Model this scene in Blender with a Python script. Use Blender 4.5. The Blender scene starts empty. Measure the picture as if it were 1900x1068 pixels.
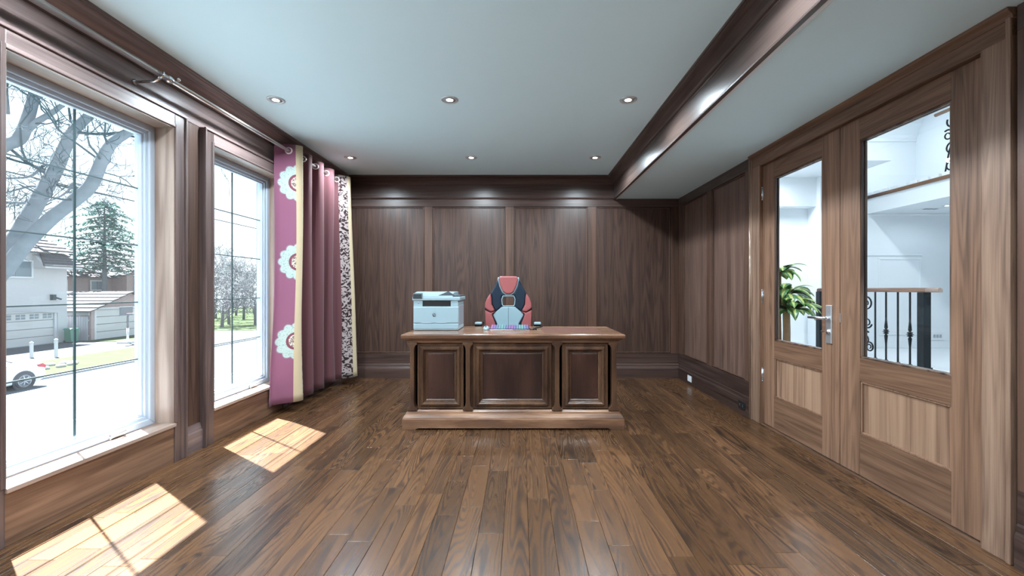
import bpy, bmesh, math, random
from mathutils import Vector, Matrix
random.seed(7)
PI = math.pi
scn = bpy.context.scene
COL = scn.collection

# ------------------------------------------------------------------ camera
F = 780.0                       # focal length in pixels of the 1900 x 1068 frame
VX, VY, EYE = 965.0, 536.0, 1.15  # vanishing point, eye height
cam = bpy.data.cameras.new('camera')
cam.sensor_width = 36.0
cam.lens = 36.0 * F / 1900.0
cam.shift_x = -(VX - 950.0) / 1900.0
cam.shift_y = (VY - 534.0) / 1900.0
cam.clip_start = 0.05
cam.clip_end = 400
camo = bpy.data.objects.new('camera', cam)
camo.location = (0, 0, EYE)
camo.rotation_euler = (PI / 2, 0, 0)
COL.objects.link(camo)
scn.camera = camo

# ------------------------------------------------------------------ world, sun, exposure
SKY_STRENGTH, SUN_STRENGTH = 0.70, 25.0
LAMP_W, HALL_W = 28.0, 54.0
scn.view_settings.view_transform = 'Standard'
scn.view_settings.look = 'None'
scn.view_settings.gamma = 1.0
scn.view_settings.use_curve_mapping = False
scn.view_settings.exposure = 1.80
world = bpy.data.worlds.new('world')
scn.world = world
world.use_nodes = True
wn, wl = world.node_tree.nodes, world.node_tree.links
bg = wn['Background']
SUN_DIR = Vector((0.823, -0.567, -1.83)).normalized()      # travelling direction of the sunlight
geo = wn.new('ShaderNodeTexCoord')
sep = wn.new('ShaderNodeSeparateXYZ')
wl.new(geo.outputs['Generated'], sep.inputs[0])
ramp = wn.new('ShaderNodeValToRGB')
ramp.color_ramp.elements[0].position = 0.0
ramp.color_ramp.elements[0].color = (0.90, 0.97, 1.0, 1)
ramp.color_ramp.elements[1].position = 0.9
ramp.color_ramp.elements[1].color = (0.34, 0.62, 0.98, 1)
wl.new(sep.outputs['Z'], ramp.inputs[0])
cn = wn.new('ShaderNodeTexNoise')
cn.inputs['Scale'].default_value = 3.0
cn.inputs['Detail'].default_value = 5.0
wl.new(geo.outputs['Generated'], cn.inputs['Vector'])
cr = wn.new('ShaderNodeValToRGB')
cr.color_ramp.elements[0].position = 0.42
cr.color_ramp.elements[0].color = (0, 0, 0, 1)
cr.color_ramp.elements[1].position = 0.68
cr.color_ramp.elements[1].color = (1, 1, 1, 1)
wl.new(cn.outputs['Fac'], cr.inputs[0])
cm = wn.new('ShaderNodeMix')
cm.data_type = 'RGBA'
wl.new(cr.outputs['Color'], cm.inputs[0])
wl.new(ramp.outputs['Color'], cm.inputs[6])
cm.inputs[7].default_value = (1.0, 1.0, 1.0, 1)
wl.new(cm.outputs[2], bg.inputs['Color'])
bg.inputs['Strength'].default_value = SKY_STRENGTH
sun = bpy.data.lights.new('sun', 'SUN')
sun.energy = SUN_STRENGTH
sun.angle = math.radians(0.55)
sun.color = (1.0, 0.98, 1.0)
suno = bpy.data.objects.new('sun', sun)
suno.rotation_euler = SUN_DIR.to_track_quat('-Z', 'Y').to_euler()
suno.location = (-20, 15, 30)
COL.objects.link(suno)
scn.cycles.use_denoising = True
scn.cycles.max_bounces = 10
scn.cycles.diffuse_bounces = 5
scn.cycles.transparent_max_bounces = 16
scn.cycles.sample_clamp_indirect = 6.0

# ------------------------------------------------------------------ helpers
def P(px, py, d):
    """point at depth d (metres along +Y) that the photograph shows near pixel (px, py)"""
    return Vector(((px - VX) * d / F, d, EYE - (py - VY) * d / F))

def lin(r, g, b):
    def f(c):
        c /= 255.0
        return c / 12.92 if c <= 0.04045 else ((c + 0.055) / 1.055) ** 2.4
    return (f(r), f(g), f(b), 1.0)

WLOC = {}                       # world origin of every object that parents others

def props(o, label=None, cat=None, group=None, kind=None):
    if label: o['label'] = label
    if cat: o['category'] = cat
    if group: o['group'] = group
    if kind: o['kind'] = kind
    return o

def empty(name, loc=(0, 0, 0), label=None, cat=None, group=None, kind=None, parent=None):
    o = bpy.data.objects.new(name, None)
    o.empty_display_size = 0.1
    o.location = loc
    COL.objects.link(o)
    WLOC[o.name] = Vector(loc)
    if parent:
        attach(o, parent)
    return props(o, label, cat, group, kind)

def attach(o, parent):
    o.parent = parent
    o.matrix_parent_inverse = Matrix.Translation(-WLOC.get(parent.name, Vector((0, 0, 0))))

class MB:
    """collects shapes; build() links them as one mesh object (world coordinates)"""
    def __init__(s):
        s.v, s.f, s.m, s.sm = [], [], [], []
        s.uv = None
    def add(s, verts, faces, smooth=False, mi=0):
        b = len(s.v)
        s.v += [tuple(v) for v in verts]
        for f in faces:
            s.f.append([b + i for i in f]); s.m.append(mi); s.sm.append(smooth)
        return s
    def box(s, x0, x1, y0, y1, z0, z1, mi=0):
        x0, x1 = min(x0, x1), max(x0, x1); y0, y1 = min(y0, y1), max(y0, y1); z0, z1 = min(z0, z1), max(z0, z1)
        v = [(x0,y0,z0),(x1,y0,z0),(x1,y1,z0),(x0,y1,z0),(x0,y0,z1),(x1,y0,z1),(x1,y1,z1),(x0,y1,z1)]
        return s.add(v, [(3,2,1,0),(4,5,6,7),(0,1,5,4),(1,2,6,5),(2,3,7,6),(3,0,4,7)], mi=mi)
    def prism(s, poly, axis, a0, a1, smooth=False, mi=0):
        """poly: 2-D outline in the two other axes (x,y / x,z / y,z), extruded along axis"""
        def mk(p, a):
            if axis == 'x': return (a, p[0], p[1])
            if axis == 'y': return (p[0], a, p[1])
            return (p[0], p[1], a)
        n = len(poly)
        area = sum(poly[i][0]*poly[(i+1)%n][1]-poly[(i+1)%n][0]*poly[i][1] for i in range(n))
        if (area < 0) != (axis == 'y'): poly = poly[::-1]
        lo, hi = min(a0, a1), max(a0, a1)
        v = [mk(p, lo) for p in poly] + [mk(p, hi) for p in poly]
        f = [tuple(range(n))[::-1], tuple(range(n, 2*n))]
        f += [(i, (i+1)%n, n+(i+1)%n, n+i) for i in range(n)]
        return s.add(v, f, smooth, mi)
    def ring(s, axis, a0, a1, u0, u1, w0, w1, t, tb=None, tt=None):
        """rectangular frame of four bars, mitred, in the plane across axis"""
        tb = t if tb is None else tb; tt = t if tt is None else tt
        o = [(u0,w0),(u1,w0),(u1,w1),(u0,w1)]
        i = [(u0+t,w0+tb),(u1-t,w0+tb),(u1-t,w1-tt),(u0+t,w1-tt)]
        for k in range(4):
            q = (k+1) % 4
            s.prism([o[k], o[q], i[q], i[k]], axis, a0, a1)
        return s
    def tube(s, pts, rad, n=8, caps=True, smooth=True, mi=0):
        pts = [Vector(p) for p in pts]
        if not hasattr(rad, '__len__'): rad = [rad]*len(pts)
        vs, fs = [], []
        prev = None
        for k, p in enumerate(pts):
            a = pts[max(0, k-1)]; b = pts[min(len(pts)-1, k+1)]
            t = (b - a)
            t = t.normalized() if t.length > 1e-9 else Vector((0,0,1))
            if prev is None:
                u = t.orthogonal().normalized()
            else:
                u = prev - t * prev.dot(t)
                u = u.normalized() if u.length > 1e-6 else t.orthogonal().normalized()
            prev = u
            w = t.cross(u)
            for j in range(n):
                an = 2*PI*j/n
                vs.append(p + (u*math.cos(an) + w*math.sin(an))*rad[k])
        for k in range(len(pts)-1):
            for j in range(n):
                q = (j+1) % n
                fs.append((k*n+j, k*n+q, (k+1)*n+q, (k+1)*n+j))
        if caps:
            fs.append(tuple(range(n))[::-1])
            m = (len(pts)-1)*n
            fs.append(tuple(range(m, m+n)))
        return s.add(vs, fs, smooth, mi)
    def lathe(s, prof, c, axis='z', n=24, smooth=True, mi=0, close=False):
        """prof: (radius, along) list revolved about axis through c"""
        c = Vector(c); vs, fs = [], []
        for r, h in prof:
            for j in range(n):
                a = 2*PI*j/n
                x, y = r*math.cos(a), r*math.sin(a)
                vs.append(c + (Vector((x,y,h)) if axis=='z' else Vector((x,h,-y)) if axis=='y' else Vector((h,x,y))))
        m = len(prof)
        for k in range(m if close else m-1):
            k2 = (k+1) % m
            for j in range(n):
                q = (j+1) % n
                fs.append((k*n+j, k*n+q, k2*n+q, k2*n+j))
        if not close:
            if prof[0][0] > 1e-5: fs.append(tuple(range(n))[::-1])
            if prof[-1][0] > 1e-5: fs.append(tuple(range((m-1)*n, m*n)))
        return s.add(vs, fs, smooth, mi)
    def torus(s, c, R, r, axis='y', n=28, k=8, mi=0):
        return s.lathe([(R + r*math.cos(2*PI*i/k), r*math.sin(2*PI*i/k)) for i in range(k)], c, axis, n, True, mi, close=True)
    def ball(s, c, r, sc=(1,1,1), n=14, k=8, mi=0):
        c = Vector(c); vs, fs = [], []
        for i in range(k+1):
            th = PI*i/k
            for j in range(n):
                a = 2*PI*j/n
                vs.append(c + Vector((r*sc[0]*math.sin(th)*math.cos(a), r*sc[1]*math.sin(th)*math.sin(a), r*sc[2]*math.cos(th))))
        for i in range(k):
            for j in range(n):
                q = (j+1) % n
                fs.append((i*n+j, (i+1)*n+j, (i+1)*n+q, i*n+q))
        return s.add(vs, fs, True, mi)
    def build(s, name, mat, parent=None, bevel=0, seg=2, origin=None, subsurf=0, label=None, cat=None, group=None, kind=None, smooth=None):
        me = bpy.data.meshes.new(name)
        org = Vector(origin) if origin is not None else Vector((0,0,0))
        me.from_pydata([tuple(Vector(v)-org) for v in s.v], [], s.f)
        mats = mat if isinstance(mat, (list, tuple)) else [mat]
        for m in mats: me.materials.append(m)
        me.polygons.foreach_set('material_index', s.m)
        me.polygons.foreach_set('use_smooth', [True if smooth else b for b in s.sm])
        if s.uv:
            l = me.uv_layers.new(name='UVMap')
            for lp in me.loops: l.data[lp.index].uv = s.uv[lp.vertex_index]
        me.update()
        o = bpy.data.objects.new(name, me)
        o.location = org
        COL.objects.link(o)
        WLOC[o.name] = org
        if parent: attach(o, parent)
        if bevel:
            b = o.modifiers.new('edge', 'BEVEL'); b.width = bevel; b.segments = seg; b.limit_method = 'ANGLE'
            b.angle_limit = math.radians(40); b.harden_normals = False
        if subsurf:
            m = o.modifiers.new('smooth', 'SUBSURF'); m.levels = subsurf; m.render_levels = subsurf
        return props(o, label, cat, group, kind)

def BOX(name, mat, parent, x0, x1, y0, y1, z0, z1, bevel=0, **kw):
    return MB().box(x0, x1, y0, y1, z0, z1).build(name, mat, parent, bevel, **kw)

def dup(root, off, label=None):
    """copy of a thing with its parts and sub-parts, moved by off"""
    r = root.copy(); COL.objects.link(r); r.location = root.location + Vector(off)
    WLOC[r.name] = WLOC[root.name] + Vector(off)
    if label: r['label'] = label
    for ch in list(root.children):
        c = ch.copy(); COL.objects.link(c); c.parent = r
        for g in ch.children:
            d = g.copy(); COL.objects.link(d); d.parent = c
    return r

# ------------------------------------------------------------------ materials
def newmat(name):
    m = bpy.data.materials.new(name); m.use_nodes = True
    nt = m.node_tree
    return m, nt.nodes, nt.links, nt.nodes['Principled BSDF']

def nmath(n, l, op, a, b=None, c=None):
    x = n.new('ShaderNodeMath'); x.operation = op
    for i, q in enumerate((a, b, c)):
        if q is None: continue
        if hasattr(q, 'links') or hasattr(q, 'is_output'): l.new(q, x.inputs[i])
        else: x.inputs[i].default_value = q
    return x.outputs[0]

def nmix(n, l, fac, a, b, blend='MIX'):
    x = n.new('ShaderNodeMix'); x.data_type = 'RGBA'; x.blend_type = blend
    for i, q in ((0, fac), (6, a), (7, b)):
        if hasattr(q, 'is_output'): l.new(q, x.inputs[i])
        else: x.inputs[i].default_value = q
    return x.outputs[2]

def plain(name, col, rough=0.5, metal=0.0, spec=0.5, noise=0.0, nscale=20.0, bump=0.0, coat=0.0, emit=None, estr=0.0):
    m, n, l, b = newmat(name)
    b.inputs['Base Color'].default_value = col
    b.inputs['Roughness'].default_value = rough
    b.inputs['Metallic'].default_value = metal
    b.inputs['Specular IOR Level'].default_value = spec
    b.inputs['Coat Weight'].default_value = coat
    tc = n.new('ShaderNodeTexCoord')
    t = n.new('ShaderNodeTexNoise'); t.inputs['Scale'].default_value = nscale; t.inputs['Detail'].default_value = 4
    l.new(tc.outputs['Object'], t.inputs['Vector'])
    if noise:
        v = nmath(n, l, 'MULTIPLY_ADD', t.outputs['Fac'], 2*noise, 1-noise)
        h = n.new('ShaderNodeHueSaturation'); h.inputs['Color'].default_value = col
        l.new(v, h.inputs['Value']); l.new(h.outputs[0], b.inputs['Base Color'])
    if bump:
        bp = n.new('ShaderNodeBump'); bp.inputs['Strength'].default_value = bump; bp.inputs['Distance'].default_value = 0.004
        l.new(t.outputs['Fac'], bp.inputs['Height']); l.new(bp.outputs[0], b.inputs['Normal'])
    if emit:
        b.inputs['Emission Color'].default_value = emit; b.inputs['Emission Strength'].default_value = estr
    return m

def wood(name, dark, mid, light, axis='z', rough=0.35, across=7.0, along=0.55, rings=16.0, var=0.25, pore=0.35, coat=0.0, bump=0.06, ringmix=0.55, detail=2.5, sharp=0.7, figvar=0.0):
    """grain runs along axis; every object gets its own cut of the log"""
    m, n, l, b = newmat(name)
    tc = n.new('ShaderNodeTexCoord'); oi = n.new('ShaderNodeObjectInfo')
    rv = n.new('ShaderNodeVectorMath'); rv.operation = 'SCALE'; rv.inputs[0].default_value = (37.3, 53.7, 71.9)
    l.new(oi.outputs['Random'], rv.inputs['Scale'])
    ad = n.new('ShaderNodeVectorMath'); ad.operation = 'ADD'
    l.new(tc.outputs['Object'], ad.inputs[0]); l.new(rv.outputs[0], ad.inputs[1])
    def mapped(ac, al):
        mp = n.new('ShaderNodeMapping')
        mp.inputs['Scale'].default_value = {'x': (al, ac, ac), 'y': (ac, al, ac), 'z': (ac, ac, al)}[axis]
        l.new(ad.outputs[0], mp.inputs['Vector']); return mp.outputs[0]
    t = n.new('ShaderNodeTexNoise'); t.inputs['Scale'].default_value = 1.0; t.inputs['Detail'].default_value = detail
    t.inputs['Roughness'].default_value = 0.45; t.inputs['Distortion'].default_value = 0.25
    l.new(mapped(across, along), t.inputs['Vector'])
    s = nmath(n, l, 'SINE', nmath(n, l, 'MULTIPLY', t.outputs['Fac'], rings * 2 * PI))
    s = nmath(n, l, 'MULTIPLY_ADD', s, 0.5, 0.5)
    s = nmath(n, l, 'POWER', s, sharp)
    p = n.new('ShaderNodeTexNoise'); p.inputs['Scale'].default_value = 1.0; p.inputs['Detail'].default_value = 3
    l.new(mapped(across*45, along*8), p.inputs['Vector'])
    p2 = n.new('ShaderNodeTexNoise'); p2.inputs['Scale'].default_value = 1.0; p2.inputs['Detail'].default_value = 2
    l.new(mapped(across*2.0, along*1.2), p2.inputs['Vector'])
    wn2 = n.new('ShaderNodeTexWhiteNoise'); wn2.noise_dimensions = '1D'
    l.new(nmath(n, l, 'ADD', oi.outputs['Random'], 3.7), wn2.inputs['W'])
    fig = nmath(n, l, 'MULTIPLY_ADD', wn2.outputs['Value'], figvar, 1-figvar)          # some boards are plain, some figured
    s = nmath(n, l, 'MULTIPLY_ADD', nmath(n, l, 'SUBTRACT', s, 0.6), fig, 0.6)
    f = nmath(n, l, 'ADD', nmath(n, l, 'MULTIPLY', s, ringmix), nmath(n, l, 'MULTIPLY', p.outputs['Fac'], pore))
    f = nmath(n, l, 'ADD', f, nmath(n, l, 'MULTIPLY_ADD', p2.outputs['Fac'], 0.9, -0.45))
    r = n.new('ShaderNodeValToRGB')
    e = r.color_ramp.elements
    e[0].position = 0.1; e[0].color = dark
    e[1].position = 0.85; e[1].color = light
    k = e.new(0.45); k.color = mid
    l.new(f, r.inputs[0])
    h = n.new('ShaderNodeHueSaturation')
    l.new(r.outputs['Color'], h.inputs['Color'])
    rnd = n.new('ShaderNodeTexWhiteNoise'); rnd.noise_dimensions = '1D'
    l.new(oi.outputs['Random'], rnd.inputs['W'])
    l.new(nmath(n, l, 'MULTIPLY_ADD', rnd.outputs['Value'], 2*var, 1-var), h.inputs['Value'])
    l.new(h.outputs[0], b.inputs['Base Color'])
    l.new(nmath(n, l, 'MULTIPLY_ADD', f, -0.10, rough+0.05), b.inputs['Roughness'])
    b.inputs['Coat Weight'].default_value = coat
    b.inputs['Coat Roughness'].default_value = 0.18
    bp = n.new('ShaderNodeBump'); bp.inputs['Strength'].default_value = bump; bp.inputs['Distance'].default_value = 0.002
    l.new(f, bp.inputs['Height']); l.new(bp.outputs[0], b.inputs['Normal'])
    return m

def glass_mat(name, tint=(0.93, 0.97, 0.97, 1), veil=0.0, gloss=1.0):
    m = bpy.data.materials.new(name); m.use_nodes = True
    n, l = m.node_tree.nodes, m.node_tree.links
    n.remove(n['Principled BSDF']); out = n['Material Output']
    tr = n.new('ShaderNodeBsdfTransparent'); tr.inputs[0].default_value = tint
    gl = n.new('ShaderNodeBsdfGlossy'); gl.inputs['Roughness'].default_value = 0.0
    lw = n.new('ShaderNodeLayerWeight'); lw.inputs['Blend'].default_value = 0.5
    rf = nmath(n, l, 'MULTIPLY_ADD', nmath(n, l, 'POWER', lw.outputs['Facing'], 5.0), 0.6, 0.03)   # same from both sides of the sheet
    mx = n.new('ShaderNodeMixShader')
    l.new(nmath(n, l, 'MULTIPLY', rf, gloss), mx.inputs[0]); l.new(tr.outputs[0], mx.inputs[1]); l.new(gl.outputs[0], mx.inputs[2])
    last = mx.outputs[0]
    if veil:
        tl = n.new('ShaderNodeBsdfTranslucent'); tl.inputs[0].default_value = (0.9, 0.95, 1, 1)
        m2 = n.new('ShaderNodeMixShader'); m2.inputs[0].default_value = veil
        l.new(last, m2.inputs[1]); l.new(tl.outputs[0], m2.inputs[2]); last = m2.outputs[0]
    l.new(last, out.inputs['Surface'])
    return m

M = {}
M['walnut'] = wood('walnut panel', lin(44,31,27), lin(67,49,42), lin(88,66,56), 'z', 0.34, across=9.0, along=0.40, rings=13, var=0.06, pore=0.75, ringmix=0.32)
M['stile'] = wood('walnut stile', lin(55,38,32), lin(82,60,49), lin(104,76,63), 'z', 0.34, across=9.0, along=0.40, rings=8, var=0.06, pore=0.75, ringmix=0.22)
M['casing'] = wood('window casing walnut', lin(57,44,42), lin(84,68,65), lin(110,91,85), 'z', 0.34, across=9.0, along=0.40, rings=8, var=0.06, pore=0.75, ringmix=0.22)
M['base_r'] = wood('dark baseboard walnut', lin(38,27,24), lin(60,45,40), lin(82,64,57), 'y', 0.36, across=9.0, along=0.40, rings=8, var=0.05, pore=0.7, ringmix=0.22)
M['base_r'].node_tree.nodes['Principled BSDF'].inputs['Specular IOR Level'].default_value = 0.15
M['walnut_h'] = wood('walnut rail', lin(47,35,31), lin(73,55,49), lin(93,72,64), 'x', 0.34, across=9.0, along=0.40, rings=8, var=0.06, pore=0.7, ringmix=0.22)
M['walnut_y'] = wood('lit walnut trim', lin(80,65,63), lin(118,100,96), lin(147,126,122), 'y', 0.34, across=9.0, along=0.40, rings=8, var=0.06, pore=0.7, ringmix=0.22)  # light on the window wall frieze is put into this paler, greyer tone
M['walnut_b'] = wood('walnut beam', lin(49,39,35), lin(73,59,54), lin(92,76,69), 'y', 0.34, across=9.0, along=0.40, rings=8, var=0.06, pore=0.7, ringmix=0.22)
M['door_v'] = wood('door walnut upright', lin(79,58,45), lin(119,89,70), lin(147,113,91), 'z', 0.38, across=9.0, along=0.45, rings=12, var=0.08, pore=0.8, ringmix=0.22)
M['door_c'] = wood('door casing walnut', lin(83,63,52), lin(125,98,81), lin(154,125,105), 'z', 0.38, across=9.0, along=0.45, rings=12, var=0.08, pore=0.8, ringmix=0.22)
M['door_h'] = wood('door walnut cross', lin(70,49,38), lin(105,77,59), lin(133,101,80), 'y', 0.38, across=9.0, along=0.45, rings=12, var=0.08, pore=0.8, ringmix=0.22)
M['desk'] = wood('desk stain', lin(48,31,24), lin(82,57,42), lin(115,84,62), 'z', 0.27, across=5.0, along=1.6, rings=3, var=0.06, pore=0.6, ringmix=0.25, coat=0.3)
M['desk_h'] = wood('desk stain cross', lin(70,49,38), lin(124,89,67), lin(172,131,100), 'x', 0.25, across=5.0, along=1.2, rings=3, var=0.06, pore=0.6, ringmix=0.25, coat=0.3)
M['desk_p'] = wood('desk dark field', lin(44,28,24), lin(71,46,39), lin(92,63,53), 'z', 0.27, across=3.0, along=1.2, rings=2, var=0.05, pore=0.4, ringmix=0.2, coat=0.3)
M['oak'] = wood('stained oak floor', lin(27,16,10), lin(65,44,29), lin(93,64,41), 'y', 0.30, across=9.0, along=0.7, rings=25, var=0.34, pore=0.42, coat=0.08, bump=0.05, ringmix=0.80, detail=1.3, sharp=0.55, figvar=0.55)
M['wall_body'] = plain('wall core', lin(70,50,42), 0.7, noise=0.05)
M['ceiling'] = plain('ceiling paint', (0.74, 0.94, 1.0, 1), 0.6, spec=0.3, noise=0.01, nscale=3)
M['white'] = plain('white paint', (0.80, 0.83, 0.86, 1), 0.5, noise=0.01, nscale=3)
M['vinyl'] = plain('white window vinyl', (0.48, 0.54, 0.62, 1), 0.35)
M['cavity'] = plain('grille bar', lin(32, 52, 54), 0.5)
M['glass'] = glass_mat('window glass', (0.90, 0.96, 0.97, 1), veil=0.004)
M['doorglass'] = glass_mat('door glass', (0.95, 0.98, 0.99, 1), veil=0.0, gloss=0.6)
M['chrome'] = plain('brushed chrome', (0.75, 0.77, 0.8, 1), 0.22, 1.0)
M['steel'] = plain('satin nickel', (0.66, 0.62, 0.60, 1), 0.30, 1.0)
M['iron'] = plain('black wrought iron', (0.006, 0.010, 0.013, 1), 0.5, noise=0.1, spec=0.3)
M['black'] = plain('black plastic', (0.012, 0.012, 0.014, 1), 0.35)
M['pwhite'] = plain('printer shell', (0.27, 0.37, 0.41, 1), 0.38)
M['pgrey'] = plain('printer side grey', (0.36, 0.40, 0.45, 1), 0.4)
M['screen'] = plain('touch screen', (0.015, 0.022, 0.026, 1), 0.5, spec=0.2)
M['lamp'] = plain('lamp lens', (1, 1, 1, 1), 0.5, emit=(1.0, 0.93, 0.85, 1), estr=14.0)
M['plate'] = plain('socket plate white', (0.75, 0.78, 0.8, 1), 0.35)

# ================================================================== THE ROOM
XL, XR, YB, YR, H, HS = -2.29, 2.05, 5.44, -2.2, 2.595, 2.32
XLW, XRW = -2.333, 2.075           # wall planes behind the joinery
BEAM = 1.215
WIN = [(1.87, 2.79), (3.145, 4.065), (0.595, 1.515), (-0.68, 0.24)]
WZ0, WZ1 = 0.262, 2.224
DY0, DYM, DY1, DZ = 1.866, 2.732, 3.600, 2.205

# ---- floor: sub-floor with single planks
floor = BOX('floor', M['wall_body'], None, -2.5, 2.2, YR, 5.6, -0.08, -0.013, kind='structure', label='brown stained oak plank floor of the study')
PW = 0.1185
def plank_shape(b, x0, x1, y0, y1, t=0.0125, c=0.0012):
    g = 0.0005
    x0 += g; x1 -= g; y0 += g; y1 -= g
    v = [(x0,y0,-t),(x1,y0,-t),(x1,y1,-t),(x0,y1,-t),(x0,y0,-c),(x1,y0,-c),(x1,y1,-c),(x0,y1,-c),
         (x0+c,y0+c,0),(x1-c,y0+c,0),(x1-c,y1-c,0),(x0+c,y1-c,0)]
    b.add(v, [(0,1,5,4),(1,2,6,5),(2,3,7,6),(3,0,4,7),(4,5,9,8),(5,6,10,9),(6,7,11,10),(7,4,8,11),(8,9,10,11)])
    return b
plank_mesh = {}
LENS = [0.38, 0.52, 0.68, 0.86, 1.05, 1.3]
rest = MB()
for c in range(37):
    x0 = -2.33 + c*PW
    y = 1.45 - random.random()*0.9
    yy = YR
    while yy < y - 1e-4:                       # behind the photographer: one joined mass
        ln = min(random.choice(LENS), y - yy)
        plank_shape(rest, x0, x0+PW, yy, yy+ln); yy += ln
    while y < YB + 0.01:
        ln = random.choice(LENS)
        if y + ln > YB + 0.01: ln = YB + 0.015 - y
        key = round(ln, 3)
        if key not in plank_mesh:
            b = MB(); plank_shape(b, -PW/2, PW/2, -key/2, key/2)
            o = b.build('plank', M['oak'], None); plank_mesh[key] = o.data
        else:
            o = bpy.data.objects.new('plank', plank_mesh[key]); COL.objects.link(o)
        o.location = (x0+PW/2, y+key/2, 0)
        o.parent = floor
        y += key
rest.build('plank_field', M['oak'], floor, kind='stuff')

# ---- ceiling
ceiling = BOX('ceiling', M['ceiling'], None, -2.5, BEAM+0.01, YR, 5.6, H, H+0.12, kind='structure', label='pale blue grey painted ceiling of the study')
BOX('lowered_ceiling', M['ceiling'], ceiling, BEAM+0.02, 2.2, YR, 5.6, HS, H+0.12)

# ---- crown profile
def crown_profile(out, z0, z1):
    h = z1 - z0
    q = [(0,0),(0.012,0),(0.014,0.10),(0.026,0.13),(0.03,0.2),(0.30*out,0.30),(0.42*out,0.45),(0.60*out,0.62),(0.82*out,0.74),(0.9*out,0.76),(0.91*out,0.84),(0.99*out,0.87),(out,1.0),(0,1.0)]
    return [(a, z0 + b*h) for a, b in q]

# ---- back wall
wall_back = BOX('wall_back', M['wall_body'], None, -2.55, 2.25, YB+0.028, YB+0.16, 0, H, kind='structure', label='dark walnut panelled wall behind the desk')
stx = [(-2.333, -2.27), (-1.29, -1.235)]
k = 5.44/F
bst = [(XLW, -2.20), ((787.5-VX)*k, (802.5-VX)*k), ((938-VX)*k, (953.5-VX)*k), ((1090.5-VX)*k, (1107-VX)*k), ((1245-VX)*k, XR)]
for a, b in bst:
    BOX('stile', M['stile'], wall_back, a, b, YB, YB+0.03, 0.319, 2.215, 0.003)
for i in range(4):
    BOX('panel', M['walnut'], wall_back, bst[i][1]-0.004, bst[i+1][0]+0.004, YB+0.018, YB+0.03, 0.31, 2.225)
    a, b = bst[i][1], bst[i+1][0]
    MB().ring('y', YB+0.004, YB+0.02, a+0.007, b-0.007, 0.326, 2.208, 0.010).build('panel_bead', M['stile'], wall_back, 0.003)
BOX('rail', M['walnut_h'], wall_back, XLW, XR, YB, YB+0.03, 2.215, 2.318, 0.003)
BOX('rail', M['walnut_h'], wall_back, XLW, XR, YB, YB+0.03, 0.187, 0.319, 0.003)
BOX('frieze', M['walnut_h'], wall_back, XLW, BEAM+0.02, YB+0.004, YB+0.03, 2.33, 2.52)
MB().prism([(YB+0.03,2.312),(YB-0.012,2.312),(YB-0.017,2.32),(YB-0.012,2.328),(YB-0.002,2.334),(YB+0.03,2.334)], 'x', XLW, BEAM).build('picture_bead', M['walnut_h'], wall_back)
MB().prism([(YB+0.03,0),(YB-0.022,0),(YB-0.022,0.12),(YB-0.018,0.135),(YB-0.010,0.15),(YB-0.006,0.175),(YB,0.187),(YB+0.03,0.187)], 'x', XLW, XR).build('baseboard', M['walnut_h'], wall_back)
MB().prism([(YB+0.01-o, z) for o, z in crown_profile(0.13, 2.505, H)], 'x', XLW, BEAM+0.02).build('crown_moulding', M['walnut_h'], wall_back)

# ---- left wall with its windows
b = MB()
ys = [YR-0.1]
for w in sorted(WIN): ys += [w[0], w[1]]
ys.append(YB+0.03)
for i in range(0, len(ys), 2): b.box(-2.55, XLW, ys[i], ys[i+1], 0, H)
for w in WIN:
    b.box(-2.55, XLW, w[0], w[1], 0, WZ0-0.03); b.box(-2.55, XLW, w[0], w[1], WZ1, H)
wall_left = b.build('wall_left', M['wall_body'], None, kind='structure', label='walnut clad window wall')
BOX('frieze', M['walnut_y'], wall_left, XLW, XLW+0.012, YR, YB, 2.325, 2.52)
MB().prism([(XLW+0.03+o, z) for o, z in crown_profile(0.14, 2.505, H)] , 'y', YR, YB).build('crown_moulding', M['walnut_y'], wall_left)
BOX('crown_backing', M['walnut_y'], wall_left, XLW, XLW+0.035, YR, YB, 2.50, H)
CW = 0.095
for wi, (y0, y1) in enumerate(WIN):
    def casing_v(ya, yb, inner_first):
        q = MB(); q.box(XLW, XL, ya, yb, 0, 2.325)
        s = (yb - 0.014, yb) if inner_first else (ya, ya + 0.014)
        q.box(XL-0.004, XL+0.012, s[0], s[1], 0, 2.325)
        t = (ya, ya+0.02) if inner_first else (yb-0.02, yb)
        q.box(XL-0.004, XL+0.005, t[0], t[1], WZ0, WZ1+0.02)
        q.build('casing', M['casing'], wall_left, 0.003)
    casing_v(y0-CW, y0, False)
    casing_v(y1, y1+CW, True)
    q = MB(); q.box(XLW, XL, y0, y1, WZ1, 2.325); q.box(XL-0.004, XL+0.012, y0-CW, y1+CW, 2.313, 2.329); q.box(XL-0.004, XL+0.005, y0, y1, WZ1, WZ1+0.02)
    q.build('casing_head', M['walnut_y'], wall_left, 0.003)
    BOX('apron_panel', M['door_h'], wall_left, XLW, XL-0.006, y0, y1, 0.0, WZ0-0.02, 0.002)
order = sorted(WIN)
segs = [(YR, order[0][0]-CW)] + [(order[i][1]+CW, order[i+1][0]-CW) for i in range(3)] + [(order[3][1]+CW, YB)]
for a, c in segs:
    BOX('pilaster_panel', M['walnut'], wall_left, XLW, XLW+0.008, a, c, 0.18, 2.325)
    MB().prism([(XLW,0),(XLW+0.03,0),(XLW+0.03,0.13),(XLW+0.02,0.155),(XLW+0.012,0.187),(XLW,0.187)], 'y', a, c).build('baseboard', M['walnut_y'], wall_left)

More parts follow.
